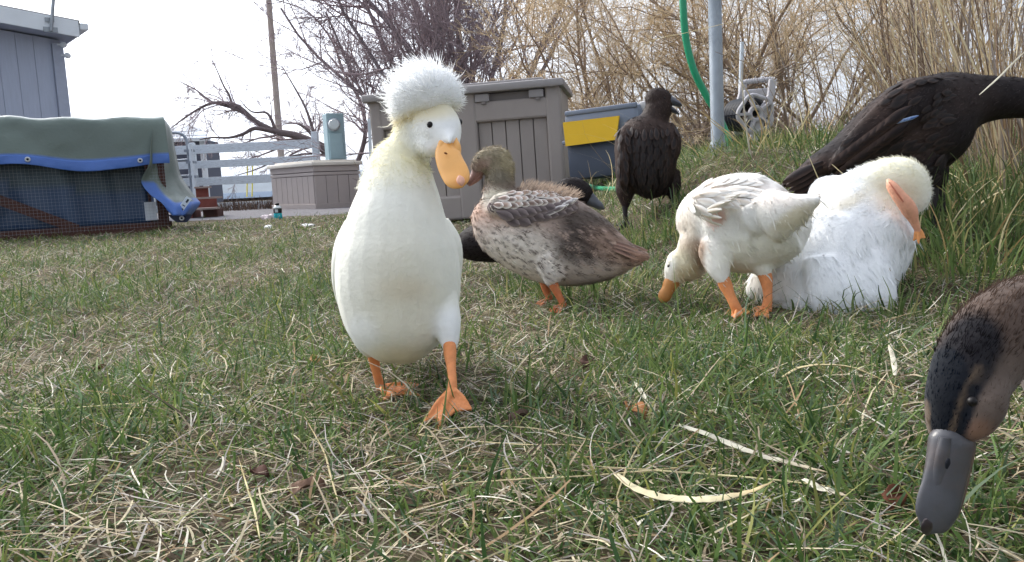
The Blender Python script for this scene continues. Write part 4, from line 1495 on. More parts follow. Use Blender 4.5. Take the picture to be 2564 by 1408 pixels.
wing = [(1222, 520, -0.05, 6, 8), (1240, 520, -0.055, 32, 26), (1290, 516, -0.062, 38, 26), (1350, 514, -0.062, 34, 22), (1400, 512, -0.056, 20, 16), (1445, 508, -0.045, 5, 6)]
wing2 = [(n[0], n[1] - 6, -n[2], n[3], n[4]) for n in wing]
V, N, fs = skin([body, neck, head, thigh, wing, wing2], D, 0.0042, 5)
Bc = lambda *a: np.array(srgb(*a))
layers = [(1225, 570, 70, 80, 0, Bc(192, 160, 142), 0.9, 0.5), (1310, 640, 140, 64, 18, Bc(232, 224, 216), 0.95, 0.5), (1250, 500, 44, 34, 0, Bc(228, 222, 204), 0.95, 0.4),
          (1240, 412, 62, 52, 20, Bc(142, 132, 112), 1.0, 0.25), (1272, 405, 20, 50, -10, Bc(168, 158, 128), 0.6, 0.5), (1252, 446, 26, 22, 0, Bc(118, 112, 102), 0.7, 0.5), (1212, 408, 18, 12, -30, Bc(186, 160, 150), 0.6, 0.5), (1195, 415, 12, 20, 30, Bc(132, 108, 96), 0.7, 0.5),
          (1480, 570, 90, 46, 25, Bc(76, 68, 64), 0.95, 0.4), (1450, 620, 66, 50, 20, Bc(70, 64, 62), 0.85, 0.5), (1545, 625, 80, 40, 30, Bc(148, 126, 114), 0.8, 0.5), (1590, 640, 40, 14, 20, Bc(150, 120, 108), 0.8, 0.5),
          (1460, 690, 90, 34, -5, Bc(196, 184, 176), 0.9, 0.5), (1380, 695, 34, 30, 0, Bc(220, 214, 208), 0.8, 0.5), (1350, 480, 100, 14, 8, Bc(120, 104, 92), 0.8, 0.6),
          (1330, 514, 110, 34, 0, Bc(120, 108, 108), 0.9, 0.3), (1500, 716, 80, 18, -15, Bc(110, 90, 78), 0.6, 0.6)]
for k in range(150):
    x, y = rnd.uniform(1185, 1420), rnd.uniform(555, 705)
    layers.append((x, y, rnd.uniform(3, 7), rnd.uniform(2, 4), rnd.uniform(10, 50), Bc(72, 58, 52), rnd.uniform(0.5, 0.95), 0.6))
for k in range(110):
    x = rnd.uniform(1400, 1600)
    y = 590 + (x - 1400) * 0.22 + rnd.uniform(-40, 90)
    layers.append((x, y, rnd.uniform(6, 16), rnd.uniform(1.5, 3), rnd.uniform(10, 45), Bc(*((58, 48, 46) if k % 3 else (190, 168, 156))), 0.65, 0.6))
cols = paint(V, Bc(172, 154, 144), layers, 0.08, 90)
S2 = Skin(V, N, fs)
bo = np_mesh('body', V, fs, mplume, DK, cols, smooth=True, origin=base)
tailflow = lambda p: np.tile(imgdir(1, 0.45), (len(p), 1))
fuzz('down_feathers', V, N, fs, cols, 15000, 0.012, 0.0025, 0.12, tailflow, DK, base, mdown, rnd, jit=0.12)
fuzz('head_down', V, N, fs, cols, 2200, 0.008, 0.0006, 0.55, lambda p: np.tile(imgdir(0.4, 1), (len(p), 1)), DK, base, mdown, rnd, hair=True, jit=0.15, sel=lambda p: (proj(p)[1] < 480).astype(float) + 1e-6)
fuzz('back_down', V, N, fs, cols * 0.4 + Bc(200, 180, 160) * 0.6, 900, 0.026, 0.0016, 0.6, lambda p: np.tile(imgdir(0.5, -0.7), (len(p), 1)), DK, base, mdown, rnd, hair=True, jit=0.15,
     sel=lambda p: ((proj(p)[1] < 500) & (proj(p)[0] > 1300) & (proj(p)[0] < 1480)).astype(float) + 1e-6)
fm = [feather_mesh('feather', Bc(236, 230, 224), Bc(132, 108, 98), Bc(80, 70, 66), material=mplume), feather_mesh('feather', Bc(140, 128, 128), Bc(104, 94, 96), Bc(70, 62, 64), material=mplume), feather_mesh('feather', Bc(240, 236, 232), Bc(176, 150, 136), material=mplume), feather_mesh('feather', Bc(236, 232, 230), Bc(96, 86, 88), material=mplume)]
wg = thing('wing', None, None)
COL.objects.unlink(wg)
bpy.data.objects.remove(wg)
wmb = MB()
loft(wmb, [(a_[0], a_[1], a_[2] - 0.002, a_[3] * 0.9, a_[4] * 0.9) for a_ in wing], D)
wgo = wmb.build('wing', mat('wing_base', srgb(112, 100, 100), rough=0.9, var=0.3, vscale=80), DK, base, smooth=True)
for (row, y0, y1, x0, x1, n, sz, mi) in ((0, 545, 522, 1262, 1400, 9, 0.040, 1), (1, 530, 512, 1244, 1405, 10, 0.036, 1), (2, 514, 500, 1236, 1400, 12, 0.028, 0), (3, 500, 489, 1248, 1390, 11, 0.026, 2), (4, 488, 482, 1270, 1405, 10, 0.026, 0)):
    for k in range(n):
        t = k / (n - 1)
        px, py = x0 + (x1 - x0) * t + rnd.uniform(-3, 3), y0 + (y1 - y0) * t + rnd.uniform(-2, 2)
        p_, n_ = S2.hit(px, py)
        if p_ is None:
            continue
        put_feather(fm[mi if mi == 1 else (0 if rnd.random() < 0.5 else 2)], p_ - n_ * 0.001 - FWD * 0.002, n_, imgdir(1, 0.12 + 0.25 * (1 - row / 4) - 0.3 * t), sz * rnd.uniform(0.85, 1.15), wgo, base, 0.16)
# flight feather tips with white edges
for k in range(7):
    t = k / 6
    p_, n_ = S2.hit(1350 + 48 * t, 545 - 26 * t)
    if p_ is not None:
        put_feather(fm[3], p_ - FWD * 0.004, n_, imgdir(1, -0.42), 0.045, wgo, base, 0.1, wide=0.5)
tlm = feather_mesh('tail_feather', Bc(176, 146, 132), Bc(110, 86, 78), Bc(70, 56, 52), tipw=0.4, material=mplume)
for k in range(12):
    t = (k % 6) / 5
    u_ = k // 6
    put_feather(tlm, P(1520 + 34 * u_ + 8 * t, 606 + 44 * t + 5 * u_, D - 0.035 - 0.012 * math.sin(t * 3.1) + 0.03 * u_), unit(imgdir(0.15, -0.6 + 0.9 * t) - FWD), imgdir(1, 0.42 - 0.42 * t), 0.068 - 0.008 * u_, DK, base, 0.03, 'tail_feather', 0.34)
mb = MB()
loft(mb, [(1202, 424, 0, 16, 14), (1194, 434, 0, 15, 13), (1184, 446, 0, 10, 13), (1175, 456, 0, 7, 12), (1169, 462, 0, 2, 6)], D, 5, 14)
loft(mb, [(1205, 440, 0, 6, 11), (1193, 451, 0, 6, 10), (1180, 461, 0, 4, 9), (1173, 466, 0, 1, 4)], D, 5, 12)
mb.build('bill', mpinkbr, DK, base, smooth=True)
p_, n_ = S2.hit(1197, 395)
if p_ is None:
    p_, n_ = S2.hit(1203, 398)
eye(1199, 396, (p_ - CAM) @ FWD + 0.001, 0.0038, DK, base)
l1 = leg_chain([(1380, 700, -0.05, 13, 12), (1388, 718, -0.05, 12, 11), (1400, 742, -0.05, 9, 9), (1412, 768, -0.05, 9, 9)], D, DK, base, mat('dull_orange_leg', srgb(188, 112, 72), rough=0.55, var=0.15, vscale=100))
web_foot('foot', (1412, 766, -0.05), [(1372, 780, -0.08), (1376, 784, -0.11), (1400, 790, -0.13)], D, l1, base, MATS['dull_orange_leg'])
l2 = leg_chain([(1362, 700, 0.05, 13, 12), (1366, 720, 0.05, 11, 11), (1372, 738, 0.05, 9, 9), (1380, 752, 0.05, 9, 9)], D, DK, base, MATS['dull_orange_leg'])
web_foot('foot', (1380, 750, 0.05), [(1338, 764, 0.07), (1335, 768, 0.04), (1350, 772, 0.01)], D, l2, base, MATS['dull_orange_leg'])

# ---- 3 black duck lying behind the speckled one
BLK, BRN = Bc(32, 26, 27), Bc(62, 48, 42)
D = 2.3
base = on_ground(1300, D)
DK = thing('black_duck', 'black duck lying low behind the speckled duck with grey bill showing', 'duck', base)
body = [(1130, 618, 0.02, 5, 8), (1160, 615, 0.02, 34, 40), (1210, 606, 0.01, 52, 62), (1280, 590, 0, 68, 76), (1350, 575, 0, 74, 78), (1405, 560, 0, 56, 60), (1432, 548, 0, 24, 26)]
neck = [(1395, 560, 0, 42, 42), (1405, 525, 0, 32, 34), (1418, 500, 0, 32, 32), (1428, 485, 0, 26, 28)]
head = [(1396, 486, 0, 10, 12), (1410, 482, 0, 30, 28), (1432, 480, 0, 37, 32), (1456, 488, 0, 34, 28), (1472, 498, 0, 22, 20), (1480, 504, 0, 8, 10)]
V, N, fs = skin([body, neck, head], D, 0.005, 5)
cols = paint(V, BLK, [(1300, 560, 100, 40, 0, BRN, 0.5, 0.7)], 0.1, 60)
np_mesh('body', V, fs, mblackp, DK, cols, smooth=True, origin=base)
fuzz('down_feathers', V, N, fs, cols, 7000, 0.010, 0.0018, 0.2, lambda p: np.tile(imgdir(-1, 0.3), (len(p), 1)), DK, base, mdown, rnd, jit=0.2)
mb = MB()
loft(mb, [(1466, 490, 0, 18, 18), (1478, 500, 0, 17, 17), (1492, 510, 0, 12, 16), (1504, 518, 0, 9, 15), (1513, 524, 0, 2, 6)], D, 5, 14)
mb.build('bill', mslate, DK, base, smooth=True)
eye(1446, 474, D - 0.034, 0.004, DK, base)

# ---- 4 black duck standing on the bank
D = 2.8
base = on_ground(1625, D)
DK = thing('black_duck', 'brownish black duck standing upright with open bill beside the yellow board', 'duck', base)
body = [(1630, 292, 0, 10, 12), (1626, 306, 0, 44, 40), (1622, 330, 0.0, 66, 58), (1621, 370, 0.0, 74, 66), (1620, 415, 0.0, 73, 68), (1617, 455, 0.0, 66, 60), (1612, 480, 0.0, 46, 44), (1608, 492, 0, 12, 14)]
neck = [(1632, 320, 0, 46, 40), (1642, 292, 0, 35, 33), (1650, 268, 0, 33, 31), (1652, 248, 0, 26, 26)]
head = [(1618, 258, 0, 8, 10), (1630, 254, 0, 28, 26), (1650, 252, 0, 32, 28), (1668, 258, 0, 26, 22), (1682, 264, 0, 12, 12)]
wl = [(1572, 318, -0.03, 12, 12), (1562, 350, -0.04, 22, 26), (1558, 400, -0.05, 18, 30), (1558, 450, -0.05, 14, 26), (1562, 478, -0.04, 4, 8)]
wr = [(1672, 312, -0.03, 14, 12), (1684, 345, -0.04, 20, 24), (1690, 380, -0.04, 14, 22), (1686, 410, -0.04, 4, 8)]
tl = [(1568, 440, 0, 24, 24), (1566, 480, 0, 24, 22), (1566, 506, 0, 14, 12), (1566, 522, 0, 7, 7)]
tr_ = [(1676, 430, 0, 26, 24), (1682, 468, 0, 24, 22), (1688, 492, 0, 14, 12), (1692, 508, 0, 7, 7)]
V, N, fs = skin([body, neck, head, wl, wr, tl, tr_], D, 0.005, 5)
cols = paint(V, BLK * 0.9, [(1560, 400, 34, 110, 4, BRN * 1.15, 0.8, 0.5), (1686, 370, 26, 80, 0, BRN, 0.7, 0.5), (1632, 312, 66, 18, 0, BRN * 1.2, 0.6, 0.6), (1648, 258, 46, 44, 0, BRN * 0.95, 0.6, 0.5)], 0.12, 70)
np_mesh('body', V, fs, mblackp, DK, cols, smooth=True, origin=base)
fuzz('down_feathers', V, N, fs, cols * 1.3, 11000, 0.012, 0.0028, 0.09, lambda p: np.tile(-UP, (len(p), 1)), DK, base, mblackd, rnd, jit=0.42)
S4 = Skin(V, N, fs)
kf4 = [feather_mesh('contour_feather', BRN * 1.15, BLK * 0.85, BLK * 0.6, material=mblackd, cup=0.035), feather_mesh('contour_feather', BRN * 0.6, BLK * 0.6, material=mblackd, cup=0.03)]
for yy in range(322, 470, 18):
    for xx in range(1552, 1696, 15):
        p_, n_ = S4.hit(xx + rnd.uniform(-4, 4), yy + rnd.uniform(-4, 4))
        if p_ is not None:
            put_feather(kf4[0 if (xx < 1580 or xx > 1668 or yy < 340) else 1], p_ - n_ * 0.0012, n_, imgdir((1620 - xx) * 0.003, 1), rnd.uniform(0.036, 0.05), DK, base, 0.05, 'contour_feather', 0.75)
mb = MB()
loft(mb, [(1668, 251, 0, 14, 15), (1680, 253, -0.005, 12, 14), (1693, 258, -0.01, 8, 13), (1703, 263, -0.015, 5, 11), (1707, 266, -0.016, 1, 4)], D, 4, 12)
loft(mb, [(1668, 270, 0, 9, 12), (1682, 275, -0.005, 6, 11), (1693, 281, -0.01, 4, 10), (1701, 286, -0.015, 1, 4)], D, 4, 12)
mb.build('bill', mslate, DK, base, smooth=True)
eye(1664, 246, D - 0.034, 0.004, DK, base)
l1 = leg_chain([(1566, 505, 0, 10, 9), (1565, 525, 0, 7, 7), (1566, 545, 0, 6, 6), (1567, 562, 0, 7, 7)], D, DK, base, mdleg)
web_foot('foot', (1567, 556, 0), [(1545, 566, 0.02), (1550, 576, -0.05), (1585, 572, -0.03)], D, l1, base, mdleg)
l2 = leg_chain([(1691, 495, 0, 10, 9), (1696, 515, 0, 7, 7), (1702, 532, 0, 6, 6), (1706, 546, 0, 7, 7)], D, DK, base, mdleg)
web_foot('foot', (1706, 542, 0), [(1690, 556, 0), (1700, 562, -0.05), (1728, 556, -0.02)], D, l2, base, mdleg)

# ---- 5 big dark duck leaning into the tall grass
D = 2.05
base = on_ground(2300, D)
DK = thing('leaning_duck', 'dark brown black duck with blue wing patch stretching into the tall dry grass', 'duck', base)
body = [(1955, 468, 0, 4, 10), (1990, 450, 0, 14, 30), (2050, 418, 0, 34, 48), (2110, 396, 0, 54, 62), (2180, 366, 0, 86, 84), (2255, 334, 0, 112, 98), (2325, 304, 0, 120, 100), (2385, 268, 0, 92, 84), (2440, 252, 0, 66, 62), (2500, 246, 0, 54, 50), (2560, 246, 0, 50, 46), (2600, 252, 0, 46, 42)]
neck = [(2570, 248, 0, 48, 44), (2610, 256, 0, 46, 42), (2645, 285, 0, 44, 40), (2665, 325, 0, 34, 32), (2672, 352, 0, 14, 14)]
thigh = [(2300, 380, -0.04, 70, 50), (2325, 425, -0.04, 46, 36), (2336, 455, -0.04, 24, 20), (2338, 478, -0.04, 9, 9)]
thigh2 = [(2300, 380, 0.05, 60, 50), (2335, 425, 0.05, 42, 36), (2350, 455, 0.05, 24, 20), (2354, 478, 0.05, 9, 9)]
wing = [(2078, 432, -0.05, 4, 6), (2110, 400, -0.062, 24, 18), (2170, 345, -0.078, 42, 22), (2250, 286, -0.088, 56, 26), (2320, 244, -0.086, 52, 26), (2370, 225, -0.07, 30, 20), (2395, 220, -0.055, 8, 8)]
V, N, fs = skin([body, neck, thigh, thigh2, wing], D, 0.005, 4)
cols = paint(V, BLK, [(2250, 390, 120, 50, -35, BRN, 0.7, 0.6), (2030, 430, 70, 24, -28, BRN * 1.3, 0.7, 0.6), (2240, 240, 130, 24, -38, BRN * 1.1, 0.7, 0.6), (2210, 330, 60, 28, -40, BRN * 1.5, 0.6, 0.6), (2420, 240, 80, 50, 0, BRN * 0.7, 0.5, 0.6)], 0.16, 60)
S5 = Skin(V, N, fs)
np_mesh('body', V, fs, mblackp, DK, cols, smooth=True, origin=base)
fuzz('down_feathers', V, N, fs, cols * 1.35, 11000, 0.014, 0.0030, 0.09, lambda p: np.tile(imgdir(-1, 0.65), (len(p), 1)), DK, base, mblackd, rnd, jit=0.42)
bf = feather_mesh('speculum_feather', Bc(168, 188, 214), Bc(70, 104, 168), material=mat('blue_feather', attr=True, rough=0.4, spec=0.5))
kf = feather_mesh('flight_feather', BRN * 1.1, BLK * 1.1, BLK * 0.6, material=mblackp)
for k in range(6):
    p_, n_ = S5.hit(2296 - 7 * k, 291 + 2.0 * k)
    if p_ is not None:
        put_feather(bf, p_ - FWD * 0.005, n_, imgdir(-1, 0.32), 0.034, DK, base, 0.08, 'speculum_feather', 0.45)
kf5 = [feather_mesh('contour_feather', BRN * 0.95, BLK * 0.8, BLK * 0.6, material=mblackd, cup=0.035), feather_mesh('contour_feather', BRN * 0.6, BLK * 0.7, material=mblackd, cup=0.03)]
for k in range(230):
    xx = rnd.uniform(2130, 2470)
    yy = rnd.uniform(190, 450)
    p_, n_ = S5.hit(xx, yy)
    if p_ is not None and (yy > 330 or yy < 250 or xx > 2330) and xx < 2400:
        put_feather(kf5[int(rnd.random() < 0.5)], p_ - n_ * 0.0012, n_, imgdir(-1, 0.6 if xx < 2380 else 0.15), rnd.uniform(0.035, 0.05), DK, base, 0.04, 'contour_feather', 0.75)
for k in range(16):
    t = (k % 8) / 7
    p_, n_ = S5.hit(2150 + 130 * t, 400 - 100 * t - (k // 8) * 34)
    if p_ is not None:
        put_feather(kf, p_ - FWD * 0.002, n_, imgdir(-1, 0.75), 0.085, DK, base, 0.06, 'flight_feather', 0.6)
for k in range(6):
    put_feather(kf, P(2060 + 6 * k, 408 + 9 * k, D - 0.05 + .012 * k), imgdir(-0.5, -0.8) * 0.6 - FWD * 0.7, imgdir(-1, 0.5 + 0.04 * k), 0.11, DK, base, 0.02, 'tail_feather', 0.5)
l1 = leg_chain([(2337, 465, -0.04, 13, 12), (2339, 500, -0.04, 10, 10), (2342, 550, -0.04, 9, 9), (2342, 615, -0.04, 10, 10)], D, DK, base, mdleg)
web_foot('foot', (2342, 606, -0.04), [(2380, 600, -0.0), (2390, 618, -0.05), (2370, 630, -0.08)], D, l1, base, mdleg)
l2 = leg_chain([(2353, 465, 0.05, 13, 12), (2356, 500, 0.05, 10, 10), (2360, 540, 0.05, 9, 9), (2360, 585, 0.05, 10, 10)], D, DK, base, mdleg)
mb = MB()
loft(mb, [(2666, 345, 0, 24, 20), (2672, 375, 0, 18, 18), (2676, 405, 0, 12, 18), (2678, 420, 0, 3, 6)], D, 4, 12)
mb.build('bill', mslate, DK, base, smooth=True)

# ---- 6 white duck feeding head down
D = 1.55
base = on_ground(1880, D)
DK = thing('white_duck', 'white duck bent forward with head down in the grass and tail raised', 'duck', base)
body = [(1702, 572, 0.05, 20, 30), (1722, 566, 0.05, 66, 62), (1765, 560, 0.045, 98, 86), (1815, 558, 0.03, 119, 104), (1865, 559, 0.015, 126, 110), (1915, 564, 0.0, 119, 108), (1965, 560, -0.03, 92, 86), (1995, 552, -0.04, 66, 60), (2010, 548, -0.05, 30, 30)]
tail = [(1900, 550, -0.03, 84, 60), (1945, 538, -0.085, 66, 40), (1985, 526, -0.115, 48, 26), (2018, 513, -0.135, 29, 18), (2042, 502, -0.145, 13, 12), (2058, 494, -0.15, 2, 6)]
breast = [(1765, 585, 0.04, 56, 60), (1748, 620, 0.055, 52, 54), (1735, 648, 0.065, 46, 46), (1718, 672, 0.07, 40, 40), (1702, 690, 0.07, 24, 26)]
head = [(1722, 640, 0.07, 20, 22), (1708, 654, 0.07, 36, 32), (1696, 674, 0.068, 33, 30), (1688, 692, 0.066, 27, 25), (1680, 708, 0.064, 17, 17), (1676, 718, 0.063, 6, 8)]
th1 = [(1810, 580, 0.0, 20, 20), (1795, 625, -0.015, 46, 36), (1798, 665, -0.03, 34, 30), (1808, 698, -0.04, 18, 17), (1812, 712, -0.04, 9, 9)]
th2 = [(1905, 660, -0.01, 34, 34), (1912, 682, -0.015, 22, 22), (1914, 696, -0.015, 12, 12)]
stub = [(1728, 520, -0.02, 8, 8), (1745, 515, -0.035, 30, 20), (1775, 508, -0.055, 34, 20), (1800, 520, -0.055, 28, 18), (1812, 545, -0.05, 8, 8)]
V, N, fs = skin([body, tail, breast, head, th1, th2, stub], D, 0.0042, 4)
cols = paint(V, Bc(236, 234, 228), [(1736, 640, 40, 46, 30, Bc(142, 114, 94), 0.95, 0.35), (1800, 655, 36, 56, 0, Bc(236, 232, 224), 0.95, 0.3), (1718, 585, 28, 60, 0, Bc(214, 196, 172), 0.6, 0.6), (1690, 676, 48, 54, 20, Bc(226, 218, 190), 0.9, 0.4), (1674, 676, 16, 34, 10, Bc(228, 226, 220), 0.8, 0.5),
                                    (1795, 545, 26, 18, -40, Bc(226, 178, 162), 0.8, 0.6), (1900, 480, 120, 34, 12, Bc(232, 216, 206), 0.45, 0.6), (1985, 548, 62, 22, -32, Bc(206, 196, 168), 0.85, 0.5), (1900, 640, 110, 50, 0, Bc(232, 228, 208), 0.6, 0.6),  # beige ellipse puts the shade of the tail underside into the colour
                                    (1770, 480, 50, 22, -30, Bc(224, 206, 190), 0.5, 0.6), (1720, 690, 40, 24, 0, Bc(206, 184, 140), 0.6, 0.6)], 0.02, 60)
S6 = Skin(V, N, fs)
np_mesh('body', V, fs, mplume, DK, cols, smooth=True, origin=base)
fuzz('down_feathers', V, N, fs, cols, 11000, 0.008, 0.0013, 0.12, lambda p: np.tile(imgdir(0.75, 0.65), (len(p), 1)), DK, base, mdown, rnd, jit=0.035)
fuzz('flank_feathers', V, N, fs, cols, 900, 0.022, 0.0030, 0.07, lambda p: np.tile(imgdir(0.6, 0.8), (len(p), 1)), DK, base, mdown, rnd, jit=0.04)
cov = feather_mesh('covert_feather', Bc(240, 238, 234), Bc(226, 220, 212), Bc(206, 190, 172), material=mplume, cup=0.06)
for k in range(34):
    t, r_ = (k % 9) / 8, k // 9
    px_, py_ = 1722 + 150 * t + 6 * r_, 520 - 60 * t - 12 * r_ + 44 * t * t
    p_, n_ = S6.hit(px_, py_)
    if p_ is not None:
        put_feather(cov, p_, n_, imgdir(0.9, 0.15 + 0.35 * t), 0.044, DK, base, 0.05, 'covert_feather', 0.62)
wfm = feather_mesh('pin_feather', Bc(238, 234, 226), Bc(230, 222, 206), Bc(196, 160, 120), material=mplume)
for k in range(9):
    t = k / 8
    p_, n_ = S6.hit(1752 + 40 * t, 540 - 36 * t)
    if p_ is not None:
        put_feather(wfm, p_ - FWD * 0.003, n_, imgdir(0.9, -0.55 + 0.3 * t), 0.045, DK, base, 0.15, 'pin_feather', 0.45)
for k in range(7):
    t = k / 6
    put_feather(wfm, P(1975 + 14 * t, 496 + 52 * t, D - 0.125 + 0.01 * t), unit(imgdir(-0.2, 0.6) * (t - 0.4) - FWD), imgdir(1, -0.05 - 0.95 * t), 0.058 - 0.006 * t, DK, base, 0.0, 'tail_feather', 0.4)
mb = MB()
loft(mb, [(1686, 702, 0.064, 20, 17), (1678, 714, 0.062, 19, 15), (1671, 728, 0.06, 16, 13), (1664, 742, 0.058, 17, 12), (1659, 752, 0.057, 12, 9), (1657, 757, 0.056, 3, 4)], D, 4, 14)
mb.build('bill', mat('dull_orange_bill', srgb(178, 122, 66), rough=0.5, var=0.1, vscale=80), DK, base, smooth=True)
p_, n_ = S6.hit(1673, 665)
if p_ is None:
    p_, n_ = S6.hit(1678, 667)
eye(1675, 666, (p_ - CAM) @ FWD + 0.0008, 0.004, DK, base)
l1 = leg_chain([(1810, 698, -0.04, 16, 14), (1817, 715, -0.04, 17, 14), (1828, 740, -0.045, 13, 12), (1840, 765, -0.05, 13, 12), (1848, 782, -0.05, 14, 12)], D, DK, base, morange)
web_foot('foot', (1846, 776, -0.05), [(1812, 790, 0.02), (1840, 800, -0.08), (1880, 786, -0.06)], D, l1, base, morange)
l2 = leg_chain([(1912, 682, -0.015, 18, 15), (1918, 700, -0.02, 17, 14), (1922, 730, -0.025, 12, 11), (1922, 755, -0.03, 12, 11), (1918, 778, -0.03, 15, 12)], D, DK, base, morange)
web_foot('foot', (1918, 772, -0.03), [(1880, 778, 0.02), (1886, 794, -0.05), (1924, 798, -0.07)], D, l2, base, morange)

# ---- 7 white duck crouched and grooming
D = 1.66
base = on_ground(2110, D)
DK = thing('white_duck', 'white duck crouched in the grass with cream head tucked by its orange foot', 'duck', base)
body = [(2085, 440, 0.03, 12, 14), (2088, 456, 0.03, 70, 60), (2112, 492, 0.02, 118, 90), (2128, 540, 0.01, 146, 110), (2132, 590, 0.0, 154, 118), (2108, 640, -0.01, 150, 124), (2086, 690, -0.02, 144, 130), (2082, 735, -0.03, 150, 138), (2086, 775, -0.035, 150, 140), (2090, 805, -0.04, 130, 120)]
low = [(1872, 730, -0.02, 10, 20), (1905, 725, -0.02, 64, 60), (1960, 715, -0.02, 90, 90), (2030, 710, -0.02, 92, 100)]
neck = [(2140, 480, 0.0, 50, 50), (2180, 460, -0.02, 48, 50), (2225, 448, -0.035, 52, 52), (2262, 452, -0.04, 54, 52), (2284, 480, -0.04, 46, 46), (2296, 512, -0.04, 30, 34), (2300, 532, -0.04, 8, 10)]
sk = [(2165, 650, -0.08, 56, 44), (2190, 715, -0.10, 50, 40), (2205, 765, -0.11, 40, 30), (2214, 798, -0.11, 18, 14)]
sk2 = [(2080, 660, -0.09, 70, 40), (2085, 720, -0.115, 70, 40), (2100, 775, -0.125, 60, 30), (2105, 800, -0.125, 30, 14)]
sh = [(2150, 560, -0.07, 40, 20), (2210, 580, -0.075, 56, 30), (2260, 596, -0.06, 40, 26), (2292, 600, -0.05, 12, 12)]
V, N, fs = skin([body, low, neck, sk, sk2, sh], D, 0.0045, 4)
cols = paint(V, Bc(240, 242, 244), [(2255, 455, 90, 75, 20, Bc(236, 232, 210), 0.85, 0.5), (2265, 425, 60, 34, 10, Bc(240, 235, 210), 0.6, 0.6), (2050, 515, 90, 18, -5, Bc(224, 212, 186), 0.5, 0.7), (2135, 500, 40, 14, -30, Bc(214, 204, 178), 0.5, 0.7),
                                    (1930, 700, 60, 60, 0, Bc(228, 218, 206), 0.6, 0.6)], 0.015, 50)
S7 = Skin(V, N, fs)
np_mesh('body', V, fs, mplume, DK, cols, smooth=True, origin=base)


def fl7(p):
    px, py, d = proj(p)
    f = np.tile(imgdir(0.25, 1), (len(p), 1))
    hi = (py < 560)[:, None]
    return np.where(hi, imgdir(-0.8, 0.5), f)


fuzz('down_feathers', V, N, fs, cols, 14000, 0.010, 0.0014, 0.12, fl7, DK, base, mdown, rnd, jit=0.03)
fuzz('flank_feathers', V, N, fs, cols, 2400, 0.028, 0.0036, 0.07, fl7, DK, base, mdown, rnd, jit=0.04, sel=lambda p: ((proj(p)[1] > 520)).astype(float) + 1e-6)
fuzz('head_down', V, N, fs, cols, 2400, 0.009, 0.0006, 0.5, lambda p: np.tile(imgdir(-1, 0.1), (len(p), 1)), DK, base, mdown, rnd, hair=True, jit=0.03, sel=lambda p: ((proj(p)[0] > 2130) & (proj(p)[1] < 540)).astype(float) + 1e-6)
mpk = mat('pink_orange_leg', srgb(226, 164, 134), rough=0.5, var=0.12, vscale=90, bump=0.2, bscale=250)
lg = leg_chain([(2222, 450, -0.10, 3, 4), (2232, 465, -0.105, 13, 12), (2250, 490, -0.11, 17, 14), (2268, 512, -0.11, 20, 15), (2280, 532, -0.105, 19, 15), (2288, 552, -0.10, 12, 11), (2296, 572, -0.095, 8, 9), (2302, 588, -0.09, 7, 8)], D, DK, base, mpk)
web_foot('foot', (2297, 572, -0.093), [(2288, 604, -0.09), (2300, 612, -0.10), (2316, 598, -0.10)], D, lg, base, mat('orange_web', srgb(222, 150, 92), rough=0.5, var=0.1, vscale=80))
mb = MB()
loft(mb, [(2226, 456, -0.116, 1, 1), (2246, 484, -0.123, 2.5, 2), (2262, 506, -0.122, 1.5, 1.5)], D, 4, 8)
mb.build('toe_crease', mat('leg_crease', srgb(186, 112, 88), rough=0.7), lg, base)

# ---- 8 mallard patterned head close by
D = 0.56
base = on_ground(2760, D + 0.12)
DK = thing('brown_duck', 'brown duck with dark crown and slate bill reaching down to the grass', 'duck', base)
head = [(2384, 1112, 0, 34, 34), (2386, 1088, 0, 62, 54), (2396, 1045, 0, 78, 66), (2412, 990, 0, 92, 76), (2440, 925, 0.005, 104, 84), (2484, 860, 0.012, 110, 92), (2545, 815, 0.02, 112, 96), (2610, 800, 0.03, 122, 106), (2680, 815, 0.045, 150, 130), (2760, 860, 0.07, 200, 180)]
cheek = [(2420, 1090, -0.012, 24, 24), (2448, 1060, -0.016, 42, 36), (2476, 1010, -0.016, 48, 40), (2500, 960, -0.01, 30, 30)]
bodyb = [(2700, 800, 0.05, 120, 120), (2760, 860, 0.08, 220, 200), (2860, 920, 0.12, 280, 240), (2990, 960, 0.16, 280, 240), (3120, 960, 0.2, 220, 190), (3230, 930, 0.23, 100, 90), (3290, 900, 0.25, 20, 30)]
V, N, fs = skin([head, cheek, bodyb], D, 0.0030, 5)
CR, BR, TN = Bc(12, 17, 25), Bc(84, 70, 62), Bc(104, 88, 72)
px, py, _ = proj(V)
cols = paint(V, BR, [(2480, 980, 70, 110, 35, Bc(98, 86, 78), 0.9, 0.6), (2452, 1085, 36, 34, 30, Bc(128, 98, 80), 0.8, 0.6)], 0.10, 140)
# crown, brow line and eye stripe follow the head
crown = 1 - ss(0.80, 1.12, np.sqrt(((px - 2372) / 72) ** 2 + ((py - 985) / 135) ** 2 + 0.0 * px))
crown = np.maximum(crown, 1 - ss(34, 60, dist_to_line(px, py, (2370, 1090), (2375, 960))))
crown = np.maximum(crown, 0.9 * (1 - ss(55, 95, dist_to_line(px, py, (2385, 940), (2440, 860)))))
cols = cols * (1 - crown[:, None]) + CR * crown[:, None]
for (a_, b_, w_, col, amt) in (((2384, 1080), (2412, 1010), 10, TN, 0.7), ((2412, 1010), (2452, 930), 15, TN, 0.7), ((2402, 1085), (2418, 1040), 15, CR, 0.95), ((2418, 1040), (2440, 975), 18, CR, 0.9), ((2440, 975), (2475, 925), 18, CR, 0.6)):
    w = amt * (1 - ss(w_ * 0.5, w_ * 1.5, dist_to_line(px, py, a_, b_)))
    cols = cols * (1 - w[:, None]) + col * w[:, None]
